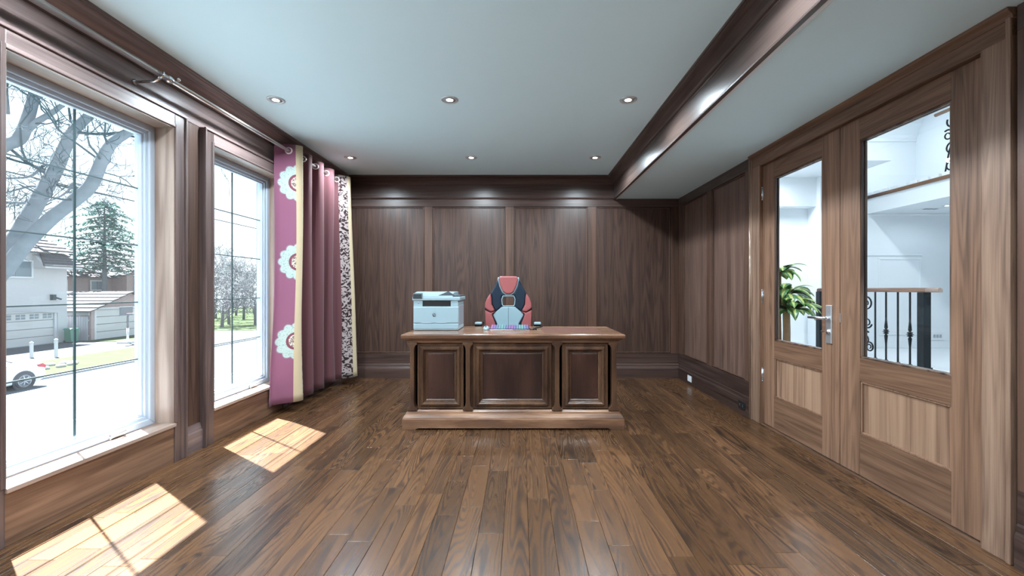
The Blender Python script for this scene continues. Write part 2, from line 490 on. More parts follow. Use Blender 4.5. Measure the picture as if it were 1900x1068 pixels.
def window(n, y0, y1):
    w = empty('window_%d' % n, (-2.46, (y0+y1)/2, WZ0), kind='structure')
    xf = -2.418
    # wood reveal boards
    MB().box(xf-0.03, XL-0.003, y0, y0+0.006, WZ0, WZ1).build('reveal_board', M['reveal'], w)
    MB().box(xf-0.03, XL-0.003, y1-0.006, y1, WZ0, WZ1).build('reveal_board', M['reveal'], w)
    MB().box(xf-0.03, XL-0.003, y0, y1, WZ1-0.006, WZ1).build('reveal_board', M['reveal_y'], w)
    MB().box(xf-0.06, XL+0.010, y0-0.002, y1+0.002, WZ0-0.024, WZ0).build('window_sill', M['reveal_y'], w, 0.004)
    q = MB(); q.ring('x', -2.52, xf, y0+0.005, y1-0.005, WZ0, WZ1-0.005, 0.040)
    q.build('frame', M['vinyl'], w, 0.004)
    q = MB(); q.ring('x', -2.49, xf-0.014, y0+0.038, y1-0.038, WZ0+0.036, WZ1-0.04, 0.026); q.ring('x', -2.48, xf-0.028, y0+0.06, y1-0.06, WZ0+0.058, WZ1-0.062, 0.016)
    q.build('sash', M['vinyl'], w, 0.003)
    g0, g1, z0, z1 = y0+0.072, y1-0.072, WZ0+0.07, WZ1-0.058
    BOX('pane', M['glass'], w, -2.4635, -2.4595, g0, g1, z0, z1)
    BOX('muntin', M['cavity'], w, -2.474, -2.466, (g0+g1)/2-0.0045, (g0+g1)/2+0.0045, z0, z1)
    for i in range(1, 5):
        z = z0 + (z1-z0)*i/5
        BOX('muntin', M['cavity'], w, -2.473, -2.467, g0, g1, z-0.004, z+0.004)
    # crank handle on the bottom of the frame
    c = MB(); yc = y1-0.27
    c.box(xf-0.004, xf+0.014, yc-0.045, yc+0.045, WZ0+0.006, WZ0+0.030)
    c.tube([(xf+0.012, yc+0.03, WZ0+0.026), (xf+0.03, yc+0.02, WZ0+0.034), (xf+0.034, yc-0.04, WZ0+0.030), (xf+0.03, yc-0.075, WZ0+0.016)], [0.009,0.009,0.007,0.008], 8)
    c.build('crank_handle', M['steelw'], w, 0.003)
M['reveal'] = wood('pale reveal wood', lin(126,104,92), lin(170,148,134), lin(196,178,164), 'z', 0.33, across=5, along=0.5, rings=4, var=0.05, pore=0.3, ringmix=0.25)
M['reveal_y'] = wood('pale sill wood', lin(126,104,92), lin(170,148,134), lin(196,178,164), 'y', 0.33, across=5, along=0.5, rings=4, var=0.05, pore=0.3, ringmix=0.25)
M['steelw'] = plain('white metal handle', (0.42, 0.42, 0.44, 1), 0.3, 0.6)
for i, (a, c) in enumerate(WIN): window(i+1, a, c)

# ---- right wall with the door opening
b = MB()
b.box(XRW, 2.20, YR-0.1, DY0, 0, HS+0.02); b.box(XRW, 2.20, DY1, YB+0.03, 0, HS+0.02); b.box(XRW, 2.20, DY0, DY1, DZ, HS+0.02)
wall_right = b.build('wall_right', M['wall_body'], None, kind='structure', label='walnut panelled wall with glazed double doors')
def rpanel_run(edges, y_lo, y_hi):
    """edges: stile (y0,y1) list from near to far"""
    for a, c in edges:
        BOX('stile', M['stile'], wall_right, XR, XRW+0.002, a, c, 0.319, 2.215, 0.003)
    for i in range(len(edges)-1):
        a, c = edges[i][1], edges[i+1][0]
        BOX('panel', M['walnut_r'], wall_right, XR+0.018, XRW+0.002, a-0.004, c+0.004, 0.31, 2.225)
        MB().ring('x', XR+0.004, XR+0.02, a+0.007, c-0.007, 0.326, 2.208, 0.010).build('panel_bead', M['stile'], wall_right, 0.003)
    BOX('rail', M['walnut_b'], wall_right, XR, XRW+0.002, y_lo, y_hi, 2.215, HS, 0.003)
    BOX('rail', M['base_r'], wall_right, XR, XRW+0.002, y_lo, y_hi, 0.187, 0.319, 0.003)
    MB().prism([(XRW,0),(XR-0.012,0),(XR-0.012,0.125),(XR-0.009,0.14),(XR-0.004,0.15),(XR-0.002,0.175),(XR+0.004,0.187),(XRW,0.187)], 'y', y_lo, y_hi).build('baseboard', M['base_r'], wall_right)
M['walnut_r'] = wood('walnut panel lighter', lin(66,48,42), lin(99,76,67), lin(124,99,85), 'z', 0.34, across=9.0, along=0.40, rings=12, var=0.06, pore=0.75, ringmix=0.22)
rpanel_run([(3.735, 3.835), (4.504, 4.62), (5.295, YB)], 3.735, YB)
rpanel_run([(YR, YR+0.1), (-0.9, -0.78), (0.35, 0.47), (1.62, 1.735)], YR, 1.735)
CO = 0.118
q = MB(); q.box(XR-0.005, XRW+0.002, DY1, DY1+CO, 0, DZ+0.002); q.box(XR-0.012, XR, DY1+CO-0.02, DY1+CO, 0, DZ+0.115); q.build('door_casing', M['door_c'], wall_right, 0.004)
q = MB(); q.box(XR-0.005, XRW+0.002, DY0-CO, DY0, 0, DZ+0.002); q.box(XR-0.012, XR, DY0-CO, DY0-CO+0.02, 0, DZ+0.115); q.build('door_casing', M['door_c'], wall_right, 0.004)
q = MB(); q.box(XR-0.005, XRW+0.002, DY0-CO, DY1+CO, DZ+0.0, DZ+0.115)
q.prism([(XRW,DZ+0.07),(XR-0.010,DZ+0.07),(XR-0.014,DZ+0.085),(XR-0.03,DZ+0.1),(XR-0.034,DZ+0.115),(XRW,DZ+0.115)], 'y', DY0-CO-0.008, DY1+CO+0.008)
q.build('door_casing_head', M['door_h'], wall_right, 0.003)
M['gloss_edge'] = wood('polished edge bead', lin(92,70,58), lin(130,104,88), lin(160,134,114), 'z', 0.12, across=9.0, along=0.45, rings=6, var=0.05, coat=1.0)
MB().tube([(XR-0.010, DY1+CO+0.006, 0.0), (XR-0.010, DY1+CO+0.006, DZ+0.10)], 0.013, 14).build('casing_edge_bead', M['gloss_edge'], wall_right)
BOX('door_jamb', M['door_v'], wall_right, XR-0.002, 2.20, DY1-0.004, DY1+0.01, 0, DZ)
BOX('door_jamb', M['door_v'], wall_right, XR-0.002, 2.20, DY0-0.01, DY0+0.004, 0, DZ)
BOX('door_jamb', M['door_h'], wall_right, XR-0.002, 2.20, DY0, DY1, DZ-0.004, DZ+0.01)

# ---- beam face between the two ceiling heights
beam = BOX('trim_1', M['walnut_b'], None, BEAM, BEAM+0.03, YR, YB+0.02, HS-0.006, H, kind='structure', label='walnut beam face between the two ceiling heights')
MB().prism([(BEAM+0.01-o, z) for o, z in crown_profile(0.112, 2.495, H)], 'y', YR, YB+0.02).build('crown_moulding', M['walnut_b'], beam)
MB().prism([(BEAM+0.02,HS-0.012),(BEAM-0.008,HS-0.012),(BEAM-0.010,HS-0.004),(BEAM-0.004,HS+0.004),(BEAM+0.02,HS+0.006)], 'y', YR, YB+0.01).build('bottom_bead', M['walnut_b'], beam)
BOX('bottom_edge', M['white'], beam, BEAM+0.012, BEAM+0.045, YR, YB, HS-0.008, HS+0.01)

# ---- rear wall behind the photographer
wall_rear = BOX('wall_rear', M['walnut'], None, -2.55, 2.25, YR-0.12, YR, 0, H, kind='structure')

# ---- glazed double doors
def leaf(n, y0, y1, hinge_near, handle):
    """y0 < y1; leaf face at XF"""
    XF, T = XR+0.028, 0.042
    y0 += 0.003; y1 -= 0.003
    d = empty('door_%d' % n, (XF, y0 if hinge_near else y1, 0), kind='structure')
    sw = 0.158; z0, z1 = 0.012, DZ-0.008
    gz0, gz1, lz = 0.728, 2.062, 0.588; pz = 0.268
    BOX('stile', M['door_v'], d, XF, XF+T, y0, y0+sw, z0, z1, 0.002)
    BOX('stile', M['door_v'], d, XF, XF+T, y1-sw, y1, z0, z1, 0.002)
    a, c = y0+sw, y1-sw
    BOX('top_rail', M['door_h'], d, XF, XF+T, a, c, gz1, z1, 0.001)
    BOX('lock_rail', M['door_h'], d, XF, XF+T, a, c, lz, gz0, 0.001)
    BOX('bottom_rail', M['door_h'], d, XF, XF+T, a, c, z0, pz, 0.001)
    BOX('panel', M['door_p'], d, XF+0.014, XF+0.028, a, c, pz-0.005, lz+0.005)
    MB().ring('x', XF+0.004, XF+0.016, a, c, pz, lz, 0.012).build('panel_bead', M['door_v'], d, 0.003)
    BOX('pane', M['doorglass'], d, XF+0.018, XF+0.024, a, c, gz0-0.005, gz1+0.005)
    MB().ring('x', XF+0.004, XF+0.018, a, c, gz0, gz1, 0.012).build('glass_bead', M['bead'], d, 0.003)
    MB().ring('x', XF+0.024, XF+0.038, a, c, gz0, gz1, 0.012).build('glass_bead', M['bead'], d, 0.003)
    yh = y0-0.001 if hinge_near else y1+0.001
    for z in (0.42, 1.09, 1.965):
        h = MB(); h.lathe([(0.0062,-0.05),(0.0062,0.05)], (XF-0.006, yh, z), 'z', 10)
        h.lathe([(0.004,-0.058),(0.0068,-0.052),(0.0068,-0.05)], (XF-0.006, yh, z), 'z', 10); h.lathe([(0.0068,0.05),(0.0068,0.052),(0.004,0.058)], (XF-0.006, yh, z), 'z', 10)
        s = 1 if hinge_near else -1
        h.box(XF-0.0015, XF+0.001, yh, yh+s*0.012, z-0.05, z+0.05)
        h.build('hinge', M['chrome'], d)
    if handle:
        yc = y0+0.085
        pl = BOX('handle_plate', M['satin'], d, XF-0.010, XF, yc-0.026, yc+0.026, 0.785, 1.042, 0.003)
        l = MB(); z = 0.955
        l.tube([(XF-0.008, yc, z), (XF-0.05, yc, z)], 0.011, 10)
        l.tube([(XF-0.05, yc-0.008, z), (XF-0.052, yc+0.06, z), (XF-0.052, yc+0.135, z-0.002)], [0.011, 0.010, 0.008], 10)
        l.build('lever', M['chrome'], d)
        t = MB(); t.lathe([(0.016,0),(0.016,-0.008),(0.010,-0.012)], (XF-0.010, yc, 0.865), 'x', 14); t.box(XF-0.04, XF-0.018, yc-0.004, yc+0.03, 0.861, 0.869)
        t.build('thumb_turn', M['chrome'], d)
    return d
M['door_p'] = wood('door panel veneer', lin(110,82,65), lin(148,117,95), lin(172,140,114), 'z', 0.36, across=11.0, along=0.35, rings=5, var=0.08, pore=0.6, ringmix=0.25)
M['bead'] = wood('door bead', lin(50,36,30), lin(86,66,56), lin(120,98,84), 'z', 0.34, across=6.0, along=0.45, rings=5, var=0.10)
M['satin'] = plain('satin chrome plate', (0.86, 0.90, 0.93, 1), 0.42, 1.0)
leaf(1, DY0, DYM, True, False)
leaf(2, DYM, DY1, False, True)
BOX('flush_bolt', M['chrome'], bpy.data.objects['door_1'], XR+0.020, XR+0.03, DYM-0.012, DYM-0.004, 0.93, 0.99, 0.002)

# ================================================================== THINGS IN THE STUDY
# ---- recessed ceiling lights
M['trimring'] = plain('light trim', (0.62, 0.66, 0.68, 1), 0.3, 0.4)
M['baffle'] = plain('light baffle', (0.70, 0.72, 0.74, 1), 0.35, 0.3)
def downlight(x, y, z, label, group, watts):
    d = empty('recessed_light', (x, y, z), label, 'ceiling light', group)
    MB().lathe([(0.044,-0.0035),(0.050,-0.007),(0.060,-0.007),(0.065,-0.003),(0.065,0.0)], (x,y,z), 'z', 32).build('trim_ring', M['trimring'], d)
    MB().lathe([(0.046,-0.004),(0.036,-0.0025),(0.030,-0.002)], (x,y,z), 'z', 32).build('baffle', M['baffle'], d)
    MB().lathe([(0.0,-0.0045),(0.012,-0.0050),(0.024,-0.0042),(0.030,-0.002)], (x,y,z), 'z', 24).build('lens', M['lamp'], d)
    l = bpy.data.lights.new('lamp', 'SPOT'); l.energy = watts; l.spot_size = math.radians(168); l.spot_blend = 0.5
    l.color = (0.78, 0.91, 1.0); l.shadow_soft_size = 0.04
    lo = bpy.data.objects.new('lamp', l); lo.location = (x, y, z-0.02); COL.objects.link(lo); attach(lo, d)
G = 'recessed lights in the study ceiling'
rowx = (-1.865, -0.537, 0.825)
for y, names in ((3.21, ('recessed light in front of the curtain, nearer row, by the window wall', 'recessed light in the middle of the nearer ceiling row', 'recessed light in the nearer ceiling row beside the beam')),
                 (4.62, ('recessed light above the curtain end, in the row by the panelled wall', 'recessed light in the middle of the row by the panelled wall', 'recessed light beside the beam in the row by the panelled wall'))):
    for x, nm in zip(rowx, names): downlight(x, y, H, nm, G, LAMP_W)
for y in (1.80, 0.39, -1.02):  # rows added out of view to brighten the room
    for x in rowx: downlight(x, y, H, 'added recessed light out of sight above the viewer', G, LAMP_W)

# ---- curtain rod
RX, RZ = -2.17, 2.445
rod = empty('curtain_rod', (RX, 2.6, RZ), 'long brushed metal curtain rod above the windows', 'curtain rod')
MB().tube([(RX, -0.9, RZ), (RX, 2.60, RZ)], 0.019, 14).build('rod_tube', M['steel'], rod)
MB().tube([(RX, 2.58, RZ), (RX, 5.16, RZ)], 0.0145, 14).build('rod_tube', M['steel'], rod)
MB().lathe([(0.019,-0.02),(0.024,-0.01),(0.024,0.012),(0.016,0.022)], (RX, 2.60, RZ), 'y', 14).build('rod_collar', M['chrome'], rod)
for y in (2.53, 5.08):
    q = MB(); q.lathe([(0.018,0),(0.018,0.006),(0.010,0.01)], (XLW+0.012, y, RZ-0.05), 'x', 16)
    q.tube([(XLW+0.018, y, RZ-0.05), (RX-0.03, y, RZ-0.045), (RX-0.004, y, RZ-0.032), (RX, y, RZ-0.018)], [0.008,0.008,0.009,0.012], 10)
    q.tube([(RX-0.026, y, RZ+0.012), (RX-0.024, y, RZ-0.012), (RX, y, RZ-0.025), (RX+0.024, y, RZ-0.012), (RX+0.026, y, RZ+0.012)], 0.0055, 8)
    q.build('bracket', M['chrome'], rod)
MB().ball((RX+0.006, 2.66, RZ+0.028), 0.014).build('set_screw', M['chrome'], rod)
MB().lathe([(0.0145,0),(0.024,0.01),(0.024,0.03),(0.012,0.045)], (RX, 5.16, RZ), 'y', 14).build('finial', M['steel'], rod)

# ---- curtain
def fabric(name, col, rough=0.85, sheen=0.12, weave=900):
    m, n, l, b = newmat(name)
    b.inputs['Base Color'].default_value = col; b.inputs['Roughness'].default_value = rough
    b.inputs['Sheen Weight'].default_value = sheen; b.inputs['Specular IOR Level'].default_value = 0.2
    tc = n.new('ShaderNodeTexCoord'); t = n.new('ShaderNodeTexNoise'); t.inputs['Scale'].default_value = weave
    l.new(tc.outputs['UV'], t.inputs['Vector'])
    bp = n.new('ShaderNodeBump'); bp.inputs['Strength'].default_value = 0.15; bp.inputs['Distance'].default_value = 0.001
    l.new(t.outputs['Fac'], bp.inputs['Height']); l.new(bp.outputs[0], b.inputs['Normal'])
    return m, n, l, b, tc
PINK, MAUVE, CREAM = lin(134, 84, 106), lin(95, 59, 63), lin(186, 168, 138)
M['mauve'] = fabric('mauve curtain cloth', MAUVE)[0]
M['cream'] = fabric('cream curtain border', CREAM)[0]
m, n, l, b, tc = fabric('floral curtain border', CREAM)
vo = n.new('ShaderNodeTexVoronoi'); vo.feature = 'DISTANCE_TO_EDGE'; vo.inputs['Scale'].default_value = 21
nz = n.new('ShaderNodeTexNoise'); nz.inputs['Scale'].default_value = 21; nz.inputs['Distortion'].default_value = 2.0; nz.inputs['Detail'].default_value = 1
l.new(tc.outputs['UV'], nz.inputs['Vector']); l.new(tc.outputs['UV'], vo.inputs['Vector'])
f = nmath(n, l, 'GREATER_THAN', nmath(n, l, 'ADD', nz.outputs['Fac'], nmath(n, l, 'MULTIPLY', vo.outputs['Distance'], 0.5)), 0.535)
l.new(nmix(n, l, f, lin(44, 28, 30), lin(160, 146, 144)), b.inputs['Base Color'])
M['floral'] = m
def fold_amp(t):
    if t < 1.0: return 0.098
    if t < 2.0: return 0.098 - 0.046*(t-1)
    if t < 8.2: return 0.052
    return 0.052 + 0.06*min(1, (t-8.2)/0.8)
def curtain_xy(t, k):
    x = -2.166 - fold_amp(t)*k*math.cos(PI*t)
    y = 3.870 + 0.1275*(t + 0.62*math.sin(2*PI*t)/(2*PI))
    if t > 8.4: y += 0.12*(t-8.4)
    return x, y
TS = [i*0.05 for i in range(int(9/0.05)+1)]
ss = [0.0]
for i in range(1, len(TS)):
    a = curtain_xy(TS[i-1], 1); c = curtain_xy(TS[i], 1)
    ss.append(ss[-1] + math.hypot(c[0]-a[0], c[1]-a[1]))
ZT, ZB, NZ = 2.503, 0.095, 34
S_CREAM = ss[int(0.70/0.05)]
m, n, l, b, tc = fabric('pink medallion cloth', PINK)
sp = n.new('ShaderNodeSeparateXYZ'); l.new(tc.outputs['UV'], sp.inputs[0])
du = nmath(n, l, 'SUBTRACT', sp.outputs['X'], S_CREAM+0.030)
dv = nmath(n, l, 'MULTIPLY', nmath(n, l, 'SUBTRACT', nmath(n, l, 'FRACT', nmath(n, l, 'MULTIPLY_ADD', sp.outputs['Y'], 1/0.74, 0.5-0.665/0.74+3)), 0.5), 0.74)
rr = nmath(n, l, 'SQRT', nmath(n, l, 'ADD', nmath(n, l, 'MULTIPLY', du, du), nmath(n, l, 'MULTIPLY', dv, dv)))
th = nmath(n, l, 'ARCTAN2', dv, du)
sc = nmath(n, l, 'ABSOLUTE', nmath(n, l, 'COSINE', nmath(n, l, 'MULTIPLY', th, 6.0)))
R1 = nmath(n, l, 'MULTIPLY_ADD', sc, 0.022, 0.148)
R0 = nmath(n, l, 'ADD', R1, 0.008)
nz = n.new('ShaderNodeTexNoise'); nz.inputs['Scale'].default_value = 60; nz.inputs['Detail'].default_value = 1; nz.inputs['Distortion'].default_value = 1.5
l.new(tc.outputs['UV'], nz.inputs['Vector'])
lace = nmix(n, l, nmath(n, l, 'MULTIPLY', nmath(n, l, 'LESS_THAN', nz.outputs['Fac'], 0.40), 0.6), lin(172, 186, 180), lin(112, 138, 130))
col = nmix(n, l, nmath(n, l, 'LESS_THAN', rr, R0), PINK, lin(140, 120, 134))
col = nmix(n, l, nmath(n, l, 'LESS_THAN', rr, R1), col, lace)
col = nmix(n, l, nmath(n, l, 'LESS_THAN', rr, 0.082), col, lin(120, 66, 78))
col = nmix(n, l, nmath(n, l, 'LESS_THAN', rr, 0.060), col, nmix(n, l, nmath(n, l, 'LESS_THAN', nz.outputs['Fac'], 0.5), lin(214, 206, 190), lin(120, 96, 92)))
l.new(col, b.inputs['Base Color'])
M['pink'] = m
cb = MB(); cb.uv = []
vs, fs, mis = [], [], []
for j in range(NZ+1):
    v = j/NZ; z = ZT + (ZB-ZT)*v
    for i, t in enumerate(TS):
        amp = 1 + 0.35*v*v
        x, y = curtain_xy(t, amp)
        w = min(1, v*1.5)
        x += 0.012*w*math.sin(3.1*t + 2.0*v) + 0.010*w*math.sin(1.3*t+4*v)
        y += 0.014*w*math.sin(2.2*t + 3*v)
        if t > 8: x += 0.05*v*(t-8); y += 0.03*v*(t-8)
        if t < 1.2: y -= 0.05*v*v*(1.2-t)
        x = max(x, XLW+0.055)
        zz = z + (0.014*math.sin(2.1*t) - 0.02*max(0, 1.2-t))*(v**4)
        vs.append((x, y, zz)); cb.uv.append((ss[i], z))
n1 = len(TS)
for j in range(NZ):
    for i in range(n1-1):
        t = TS[i]+0.02
        mi = 0 if t < 0.70 else 1 if t < 1.02 else 2 if t < 1.42 else 3 if t < 8.55 else 2 if t < 8.86 else 1
        fs.append((j*n1+i, (j+1)*n1+i, (j+1)*n1+i+1, j*n1+i+1)); mis.append(mi)
cb.add(vs, fs, True); cb.m = mis
cur = empty('curtain', (-2.15, 4.4, ZB), 'mauve eyelet curtain with pink medallion edge and floral borders, drawn to the corner', 'curtain')
cl = cb.build('cloth', [M['pink'], M['cream'], M['floral'], M['mauve']], cur)
md = cl.modifiers.new('thick', 'SOLIDIFY'); md.thickness = 0.003; md.offset = 0
for kx in range(9):
    t = kx + 0.5
    x, y = curtain_xy(t, 1)
    x2, y2 = curtain_xy(t+0.02, 1); x1, y1 = curtain_xy(t-0.02, 1)
    tg = Vector((x2-x1, y2-y1, 0)).normalized(); nr = Vector((-tg.y, tg.x, 0))
    g = MB(); vs, fs = [], []
    A, B2 = 28, 6
    for i in range(A):
        for j in range(B2):
            a, c = 2*PI*i/A, 2*PI*j/B2
            rad = 0.0275 + 0.0075*math.cos(c)
            vs.append(Vector((x, y, RZ)) + tg*rad*math.cos(a) + Vector((0,0,1))*rad*math.sin(a) + nr*0.0045*math.sin(c))
    for i in range(A):
        for j in range(B2):
            fs.append((i*B2+j, ((i+1)%A)*B2+j, ((i+1)%A)*B2+(j+1)%B2, i*B2+(j+1)%B2))
    g.add(vs, fs, True); g.build('eyelet', M['eyelet'] if 'eyelet' in M else M.setdefault('eyelet', plain('pale eyelet ring', (0.72,0.70,0.66,1), 0.3, 0.6)), cur)

# ---- executive desk
DX0, DX1, DF, DBK = -0.92, 0.806, 3.475, 4.11
desk = empty('executive_desk', (-0.058, 3.8, 0), 'dark stained wooden executive desk with raised front panels', 'desk')
TZ = 0.781
q = MB(); prof = [(0.0,-0.075),(0.006,-0.066),(0.012,-0.055),(0.030,-0.046),(0.034,-0.040),(0.046,-0.036),(0.052,-0.026),(0.053,-0.010),(0.048,-0.003),(0.042,0.0)]
rings = []
for o, z in prof:
    rings.append([(DX0-o, DF-o, TZ+z), (DX1+o, DF-o, TZ+z), (DX1+o, DBK+o, TZ+z), (DX0-o, DBK+o, TZ+z)])
vs = [p for r in rings for p in r]; fs = []
for kk in range(len(rings)-1):
    for j in range(4):
        c = (j+1) % 4
        fs.append((kk*4+j, kk*4+c, (kk+1)*4+c, (kk+1)*4+j))
fs.append((0,3,2,1)); m4 = (len(rings)-1)*4; fs.append((m4, m4+1, m4+2, m4+3))
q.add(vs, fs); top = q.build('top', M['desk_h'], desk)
M['leather'] = plain('brown leather inlay', lin(112, 76, 66), 0.3, noise=0.08, nscale=60, bump=0.1)
BOX('leather_inlay', M['leather'], top, 0.20, 0.70, 3.58, 4.02, TZ-0.001, TZ+0.0006)
# carcass: two pedestals and modesty panel, knee hole open to the back
q = MB(); q.box(DX0+0.03, DX0+0.50, DF+0.042, DBK, 0.02, 0.715); q.box(DX1-0.50, DX1-0.03, DF+0.042, DBK, 0.02, 0.715); q.box(DX0+0.03, DX1-0.03, DF+0.042, DF+0.07, 0.02, 0.715)
q.build('carcass', M['desk'], desk)
def rring(name, prof, mat, x0=DX0, x1=DX1, y0=DF, y1=DBK):
    q = MB(); rs = [[(x0-o,y0-o,z),(x1+o,y0-o,z),(x1+o,y1+o,z),(x0-o,y1+o,z)] for o, z in prof]
    vs = [p for r in rs for p in r]; fs = []
    for kk in range(len(rs)-1):
        for j in range(4):
            c = (j+1) % 4; fs.append((kk*4+j, kk*4+c, (kk+1)*4+c, (kk+1)*4+j))
    q.add(vs, fs); return q.build(name, mat, desk)
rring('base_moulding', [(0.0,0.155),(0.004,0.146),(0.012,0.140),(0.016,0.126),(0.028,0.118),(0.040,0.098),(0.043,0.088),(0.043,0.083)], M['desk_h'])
# plinth with bracket feet cut-outs
zc = 0.013
pl = [(DX0-0.045,0),(DX0+0.06,0),(DX0+0.085,zc),(DX1-0.085,zc),(DX1-0.06,0),(DX1+0.045,0),(DX1+0.045,0.088),(DX0-0.045,0.088)]
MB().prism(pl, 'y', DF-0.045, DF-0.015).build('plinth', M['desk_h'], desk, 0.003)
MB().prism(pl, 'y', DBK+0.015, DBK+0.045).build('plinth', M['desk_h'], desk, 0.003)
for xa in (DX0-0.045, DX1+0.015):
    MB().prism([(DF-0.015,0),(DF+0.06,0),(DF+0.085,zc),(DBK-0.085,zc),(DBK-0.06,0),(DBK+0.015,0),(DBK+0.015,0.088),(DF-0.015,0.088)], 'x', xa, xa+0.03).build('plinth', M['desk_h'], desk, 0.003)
for gx in (-0.50, -0.32, 0.42, 0.62, -0.75, 0.74):
    MB().lathe([(0.014,0),(0.016,0.004),(0.010,0.010),(0.010,0.02)], (gx, DF+0.05, 0), 'z', 12).build('glide', M['chrome'], desk)
# pilasters with scooped necks
def pilaster(x0, x1):
    flare = 0.024; y0 = DF
    pts = []
    n = 8
    zb, zt = 0.15, 0.712
    half = (x1-x0)/2; c = (x0+x1)/2
    out = [(half+flare, zb), (half+flare, zb+0.02)]
    for i in range(n+1):
        a = PI/2*i/n
        out.append((half+flare-flare*math.sin(a), zb+0.02+0.05*(1-math.cos(a))))
    for i in range(n+1):
        a = PI/2*(1-i/n)
        out.append((half+flare-flare*math.sin(a), zt-0.02-0.05*(1-math.cos(a))))
    out += [(half+flare, zt-0.02), (half+flare, zt)]
    poly = [(c+a, z) for a, z in out] + [(c-a, z) for a, z in reversed(out)]
    MB().prism(poly, 'y', y0-0.020, y0+0.045).build('pilaster', M['desk'], desk, 0.006, 3)
for a, c in ((-0.904, -0.872), (-0.448, -0.412), (0.286, 0.324), (0.752, 0.792)): pilaster(a, c)
# framed raised panels
def raised(x0, x1, z0, z1, yf, xdir=False):
    p = MB()
    def rect(o, y): return [(x0+o, y, z0+o), (x1-o, y, z0+o), (x1-o, y, z1-o), (x0+o, y, z1-o)]
    prof = [(0,yf+0.034),(0,yf+0.008),(0.004,yf+0.003),(0.018,yf+0.003),(0.021,yf+0.008),(0.027,yf+0.008),(0.031,yf-0.006),(0.040,yf-0.013),(0.050,yf-0.012),(0.056,yf-0.004),(0.060,yf+0.008),(0.072,yf+0.022),(0.080,yf+0.026)]
    prof2 = [(0.080,yf+0.026),(0.086,yf+0.022),(0.089,yf+0.021)]
    def strip(pr):
        rs = [rect(o, y) for o, y in pr]; vs = [v for r in rs for v in r]; fs = []
        for kk in range(len(rs)-1):
            for j in range(4):
                c = (j+1) % 4; fs.append((kk*4+j, kk*4+c, (kk+1)*4+c, (kk+1)*4+j))
        return vs, fs
    vs, fs = strip(prof); p.add(vs, fs); fr = p.build('panel_moulding', M['desk'], desk)
    p = MB(); vs, fs = strip(prof2); m0 = len(vs)-4; fs.append((m0, m0+1, m0+2, m0+3)); p.add(vs, fs); p.build('raised_panel', M['desk_p'], desk)
raised(-0.853, -0.467, 0.155, 0.700, DF+0.006)
raised(-0.392, 0.262, 0.155, 0.700, DF+0.006)
raised(0.346, 0.730, 0.155, 0.700, DF+0.006)

# ---- printer
px0, px1, pf, pb, pz = -0.958, -0.546, 3.757, 4.12, TZ
pr = empty('laser_printer', ((px0+px1)/2, 3.93, pz), 'white multifunction laser printer on the desk', 'printer')
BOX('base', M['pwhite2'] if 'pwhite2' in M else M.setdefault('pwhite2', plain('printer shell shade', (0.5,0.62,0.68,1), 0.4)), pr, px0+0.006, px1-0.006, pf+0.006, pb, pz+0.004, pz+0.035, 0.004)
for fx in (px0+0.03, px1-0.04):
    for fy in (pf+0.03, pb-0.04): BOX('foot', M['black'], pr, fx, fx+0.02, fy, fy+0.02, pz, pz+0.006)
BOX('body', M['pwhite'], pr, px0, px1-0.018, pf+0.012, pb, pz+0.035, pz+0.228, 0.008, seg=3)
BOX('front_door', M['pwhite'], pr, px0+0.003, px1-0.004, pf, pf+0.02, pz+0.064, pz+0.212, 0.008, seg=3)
tray = BOX('paper_tray', M['pwhite'], pr, px0+0.003, px1-0.004, pf+0.001, pf+0.02, pz+0.012, pz+0.062, 0.006, seg=3)
BOX('tray_grip', M['pgrey'], tray, px0+0.075, px0+0.165, pf-0.0015, pf+0.004, pz+0.064, pz+0.070, 0.001)
BOX('tray_grip', M['pgrey'], tray, px0+0.21, px0+0.30, pf-0.0015, pf+0.004, pz+0.064, pz+0.070, 0.001)
BOX('side_cover', M['pgrey'], pr, px1-0.022, px1-0.006, pf+0.03, pb, pz+0.035, pz+0.225, 0.006)
# output slot between body and scanner
BOX('output_slot', M['black'], pr, px0+0.085, px1-0.075, pf+0.010, pb-0.03, pz+0.215, pz+0.262)
q = MB(); q.box(px0+0.004, px0+0.085, pf+0.006, pb, pz+0.21, pz+0.268); q.box(px1-0.075, px1-0.008, pf+0.006, pb, pz+0.21, pz+0.268); q.box(px0+0.085, px1-0.075, pb-0.05, pb, pz+0.21, pz+0.268)
q.prism([(pf+0.004,pz+0.206),(pf+0.09,pz+0.224),(pf+0.09,pz+0.2),(pf+0.004,pz+0.2)], 'x', px0+0.085, px1-0.075)
q.build('slot_surround', M['pwhite'], pr, 0.004)
BOX('scanner_bed', M['pwhite'], pr, px0-0.006, px1+0.010, pf-0.004, pb, pz+0.266, pz+0.300, 0.008, seg=3)
MB().prism([(pf+0.0,pz+0.298),(pf+0.01,pz+0.330),(pf+0.12,pz+0.345),(pb-0.02,pz+0.345),(pb-0.01,pz+0.298)], 'x', px0+0.002, px1-0.055).build('feeder_cover', M['pwhite'], pr, 0.006)
MB().prism([(px1-0.21,pz+0.302),(px1-0.03,pz+0.302),(px1-0.03,pz+0.310),(px1-0.09,pz+0.347),(px1-0.105,pz+0.347)], 'y', pf+0.004, pf+0.012).build('feeder_tray', M['ptray'] if 'ptray' in M else M.setdefault('ptray', plain('printer dark grey', (0.06,0.075,0.09,1), 0.4)), pr, 0.002)
BOX('document_tray', M['ptray'], pr, px1-0.10, px1+0.006, pf+0.03, pb-0.06, pz+0.306, pz+0.316, 0.003)
cp = MB().prism([(pf-0.012,pz+0.286),(pf-0.006,pz+0.284),(pf+0.03,pz+0.330),(pf+0.024,pz+0.334),(pf-0.004,pz+0.326)], 'x', px0+0.001, px0+0.085).build('control_panel', M['ptray'], pr, 0.002)
